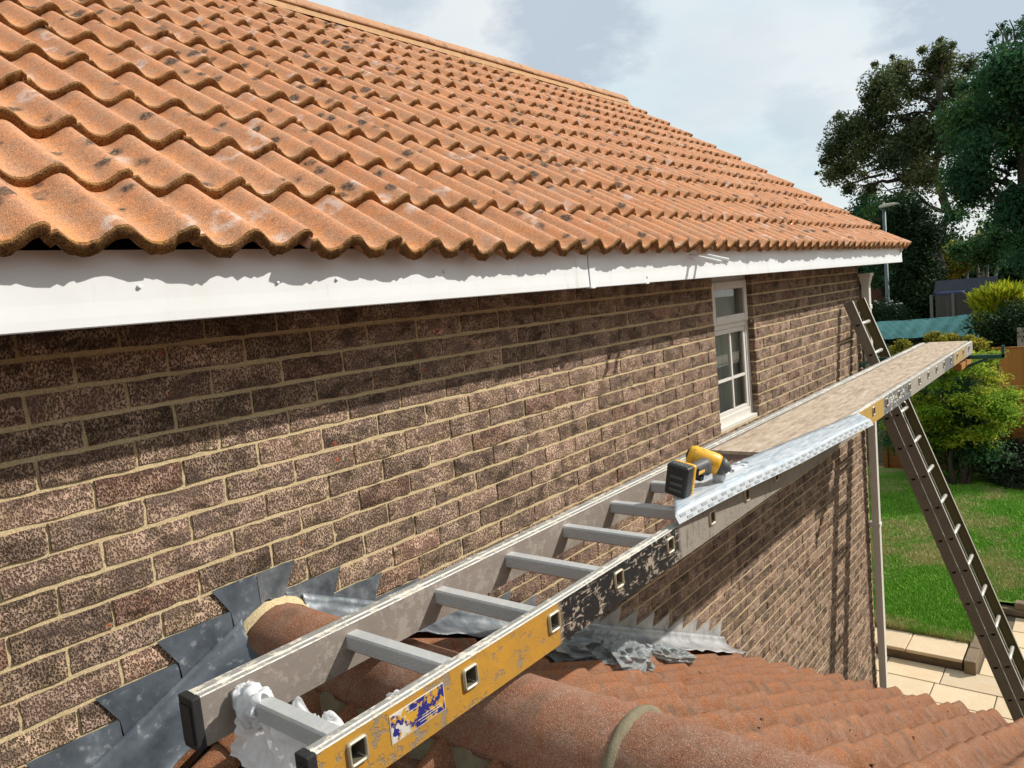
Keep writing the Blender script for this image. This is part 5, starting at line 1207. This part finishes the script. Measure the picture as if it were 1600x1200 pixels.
# ------------------------------------------------------------------ fences, sheds, tarp, lamp
def fence(X, u0, u1, vtop, mat, label, posts, vertical=True, zb=None, bw=0.10, cap=None):
    p0, p1 = at(u0, vtop, X), at(u1, vtop, X); y0, y1 = p1[1], p0[1]; zt_ = (p0[2]+p1[2])/2; zb = G if zb is None else zb
    f = thing('fence', label, 'fence', (X, (y0+y1)/2, zb))
    me = {}
    if vertical:
        n = int((y1-y0)/bw)
        for k in range(n):
            b = MB(); y = y0+bw*k; b.box((X-0.008-(0.006 if k % 2 else 0), y, zb), (X+0.008-(0.006 if k % 2 else 0), y+bw*1.04, zt_+random.uniform(-.008, .008)), 0, random.random()); b.build('fence_board', mat, f)
    else:
        n = int((zt_-zb)/bw)
        for k in range(n):
            b = MB(); z = zb+bw*k; b.add([(X-0.016, y0, z), (X-0.016, y1, z), (X-0.002, y1, z+bw*1.03), (X-0.002, y0, z+bw*1.03), (X+0.01, y0, z), (X+0.01, y1, z), (X+0.01, y1, z+bw*1.03), (X+0.01, y0, z+bw*1.03)], [(1, 0, 3, 2), (4, 5, 6, 7), (0, 1, 5, 4), (3, 7, 6, 2), (0, 4, 7, 3), (1, 2, 6, 5)], 0, random.random()); b.build('fence_board', mat, f)
    for y in np.linspace(y0, y1, posts): b = MB(); b.box((X-0.06, y-0.045, zb), (X-0.019, y+0.045, zt_+0.04)); b.build('fence_post', mat if cap is None else cap, f)
    b = MB(); b.box((X-0.03, y0, zt_+0.011), (X+0.03, y1, zt_+0.035)); b.build('capping', mat, f)
    return f
fence(19.6, 1380, 1660, 606, 'fence_brown', 'brown horizontal lap fence behind the yellow-green shrub', 5, False, bw=0.13)
fence(22.6, 1553, 1680, 543, 'fence_orange', 'orange-brown vertical board fence at the right edge beyond the bracket end', 3, True)
fence(28.5, 1455, 1560, 459, 'fence_grey', 'weathered grey board fence with concrete posts below the blue-grey shed roof', 4, True, bw=0.15, cap='fence_post_grey')
fence(34.0, 1335, 1412, 452, 'fence_rust', 'dark rust-red fence seen between the house and the lamp post', 2, True, bw=0.2)
# shed with blue-grey roof
sp0, sp1 = at(1458, 440, 31), at(1556, 436, 31); sb0 = at(1458, 458, 31)
sh_ = thing('shed', 'dark shed with a long blue-grey felt roof under the trees', 'shed', (31.5, (sp0[1]+sp1[1])/2, G))
b = MB(); zt0, zb0 = sp0[2], sb0[2]; b.add([(31, sp1[1], zb0), (31, sp0[1], zb0), (31.5, sp0[1], zt0+0.0), (31.5, sp1[1], zt0+0.0), (31, sp1[1], zb0-0.06), (31, sp0[1], zb0-0.06), (31.5, sp0[1], zt0-0.06), (31.5, sp1[1], zt0-0.06)], [(1, 0, 3, 2), (4, 5, 6, 7), (0, 1, 5, 4), (3, 7, 6, 2), (0, 4, 7, 3), (1, 2, 6, 5)]); b.build('roof', 'shed_roof', sh_)
b = MB(); b.box((31.2, sp1[1]+0.05, G), (32.5, sp0[1]-0.05, zb0-0.07)); b.build('wall', 'shed_wall', sh_)
b = MB(); q0, q1 = at(1462, 459, 29.6), at(1503, 456, 29.6); b.box((29.6, q1[1], q0[2]-0.4), (30.4, q0[1], q0[2]+0.02)); o = recentre(b.build('folded_cover', 'blue_sheet', None, 0.05, 2)); tag(o, 'dark blue sheet showing over the top of the grey fence', 'cover')
# tarpaulin stretched over a frame
T0, T1, T2, T3 = at(1366, 503, 26), at(1521, 490, 26), at(1514, 524, 25.8), at(1378, 530, 25.8)
tp = thing('tarpaulin', 'teal green tarpaulin stretched over a low frame behind the shrubs', 'tarpaulin', ((26), (T0[1]+T1[1])/2, G))
b = MB(); n, k = 40, 12; V = []
for i in range(n+1):
    for j in range(k+1):
        t, s_ = i/n, j/k; p = (T0*(1-t)+T1*t)*(1-s_)+(T3*(1-t)+T2*t)*s_; sagz = -0.05*math.sin(math.pi*t)*(1-s_); V.append((p[0]-0.02*math.sin(math.pi*s_)+0.022*math.sin(t*38+s_*6)+0.018*math.sin(t*71-s_*11)+random.uniform(-.008, .008), p[1], p[2]+sagz+0.012*math.sin(t*23+s_*9)))
b.add(V, [(i*(k+1)+j, (i+1)*(k+1)+j, (i+1)*(k+1)+j+1, i*(k+1)+j+1) for i in range(n) for j in range(k)], 0, 0, True); b.build('front_sheet', 'tarp', tp)
b = MB(); V = []
for i in range(n+1):
    t = i/n; p = T0*(1-t)+T1*t; V += [(p[0], p[1], p[2]-0.05*math.sin(math.pi*t)+0.02*math.sin(t*23)), (p[0]+1.6, p[1]-0.2, p[2]-0.12)]
b.add(V, [(2*i, 2*i+1, 2*i+3, 2*i+2) for i in range(n)], 0, 0, True); b.build('top_sheet', 'tarp', tp)
b = MB(); p = T1; b.add([tuple(p), (p[0]+1.6, p[1]-0.35, p[2]-0.1), (p[0]+1.6, p[1]-0.45, p[2]-0.9), (T2[0], T2[1]-0.12, T2[2]-0.1), tuple(T2)], [(0, 1, 2, 3, 4)]); b.build('side_sheet', 'tarp', tp)
b = MB()
for y in (T0[1], (T0[1]+T1[1])/2, T1[1]): b.box((26.2, y-0.04, G), (26.28, y+0.04, T2[2]+0.25))
b.build('frame', 'fence_grey', tp)
# pale hoops by the hedge
b = MB(); 
for (u0, v0, u1, v1) in ((1374, 484, 1410, 474), (1370, 486, 1395, 470), (1366, 470, 1376, 482)): b.tube([tuple(at(u0, v0, 29)), tuple(at((u0+u1)/2, (v0+v1)/2-3, 29)), tuple(at(u1, v1, 29))], 0.03, 6)
pz = at(1400, 480, 29); b.tube([(29, pz[1], pz[2]), (29, pz[1], G)], 0.025, 6); o = recentre(b.build('garden_hoops', 'grey_box')); tag(o, 'pale bent garden poles just left of the lamp post', 'poles')
# lamp post
LPx = 30.0; lt = at(1381, 326, LPx); lb = at(1388, 520, LPx)
lamp = thing('street_lamp', 'grey street lamp rising behind the far eaves corner', 'street lamp', (LPx, lt[1], G))
b = MB(); b.tube([(LPx, lt[1], G), (LPx, lt[1], G+1.6), (LPx, lt[1], G+1.7), (LPx, lt[1], lt[2])], [0.095, 0.095, 0.075, 0.06], 14); b.build('pole', 'lamp_metal', lamp)
b = MB(); V = []; n = 16; top = []
for (dy, rx_, rz_) in ((0.16, 0.07, 0.05), (0.12, 0.10, 0.08), (0.0, 0.13, 0.10), (-0.25, 0.14, 0.09), (-0.42, 0.10, 0.06), (-0.50, 0.03, 0.02)):
    for k in range(n): a = 2*math.pi*k/n; V.append((LPx+rx_*math.cos(a), lt[1]+dy, lt[2]+0.07+rz_*max(-0.45, math.sin(a))+(-dy)*0.06))
b.add(V, [(i*n+k, (i+1)*n+k, (i+1)*n+(k+1) % n, i*n+(k+1) % n) for i in range(5) for k in range(n)]+[tuple(range(n)), tuple(range(5*n, 6*n))[::-1]], 0, 0, True); b.build('lamp_head', 'lamp_head', lamp)
b = MB(); b.box((LPx-0.03, lt[1]-0.03, lt[2]+0.16), (LPx+0.03, lt[1]+0.03, lt[2]+0.23)); b.build('photocell', 'grey_box', lamp)
p0 = at(1597, 560, 23.2); b = MB(); b.box((23.2, p0[1]-0.25, G), (23.4, p0[1]+0.10, at(1596, 512, 23.2)[2])); o = recentre(b.build('grey_post', 'concrete', None, 0.01, 1)); tag(o, 'pale concrete post rising behind the orange fence at the right edge', 'post')
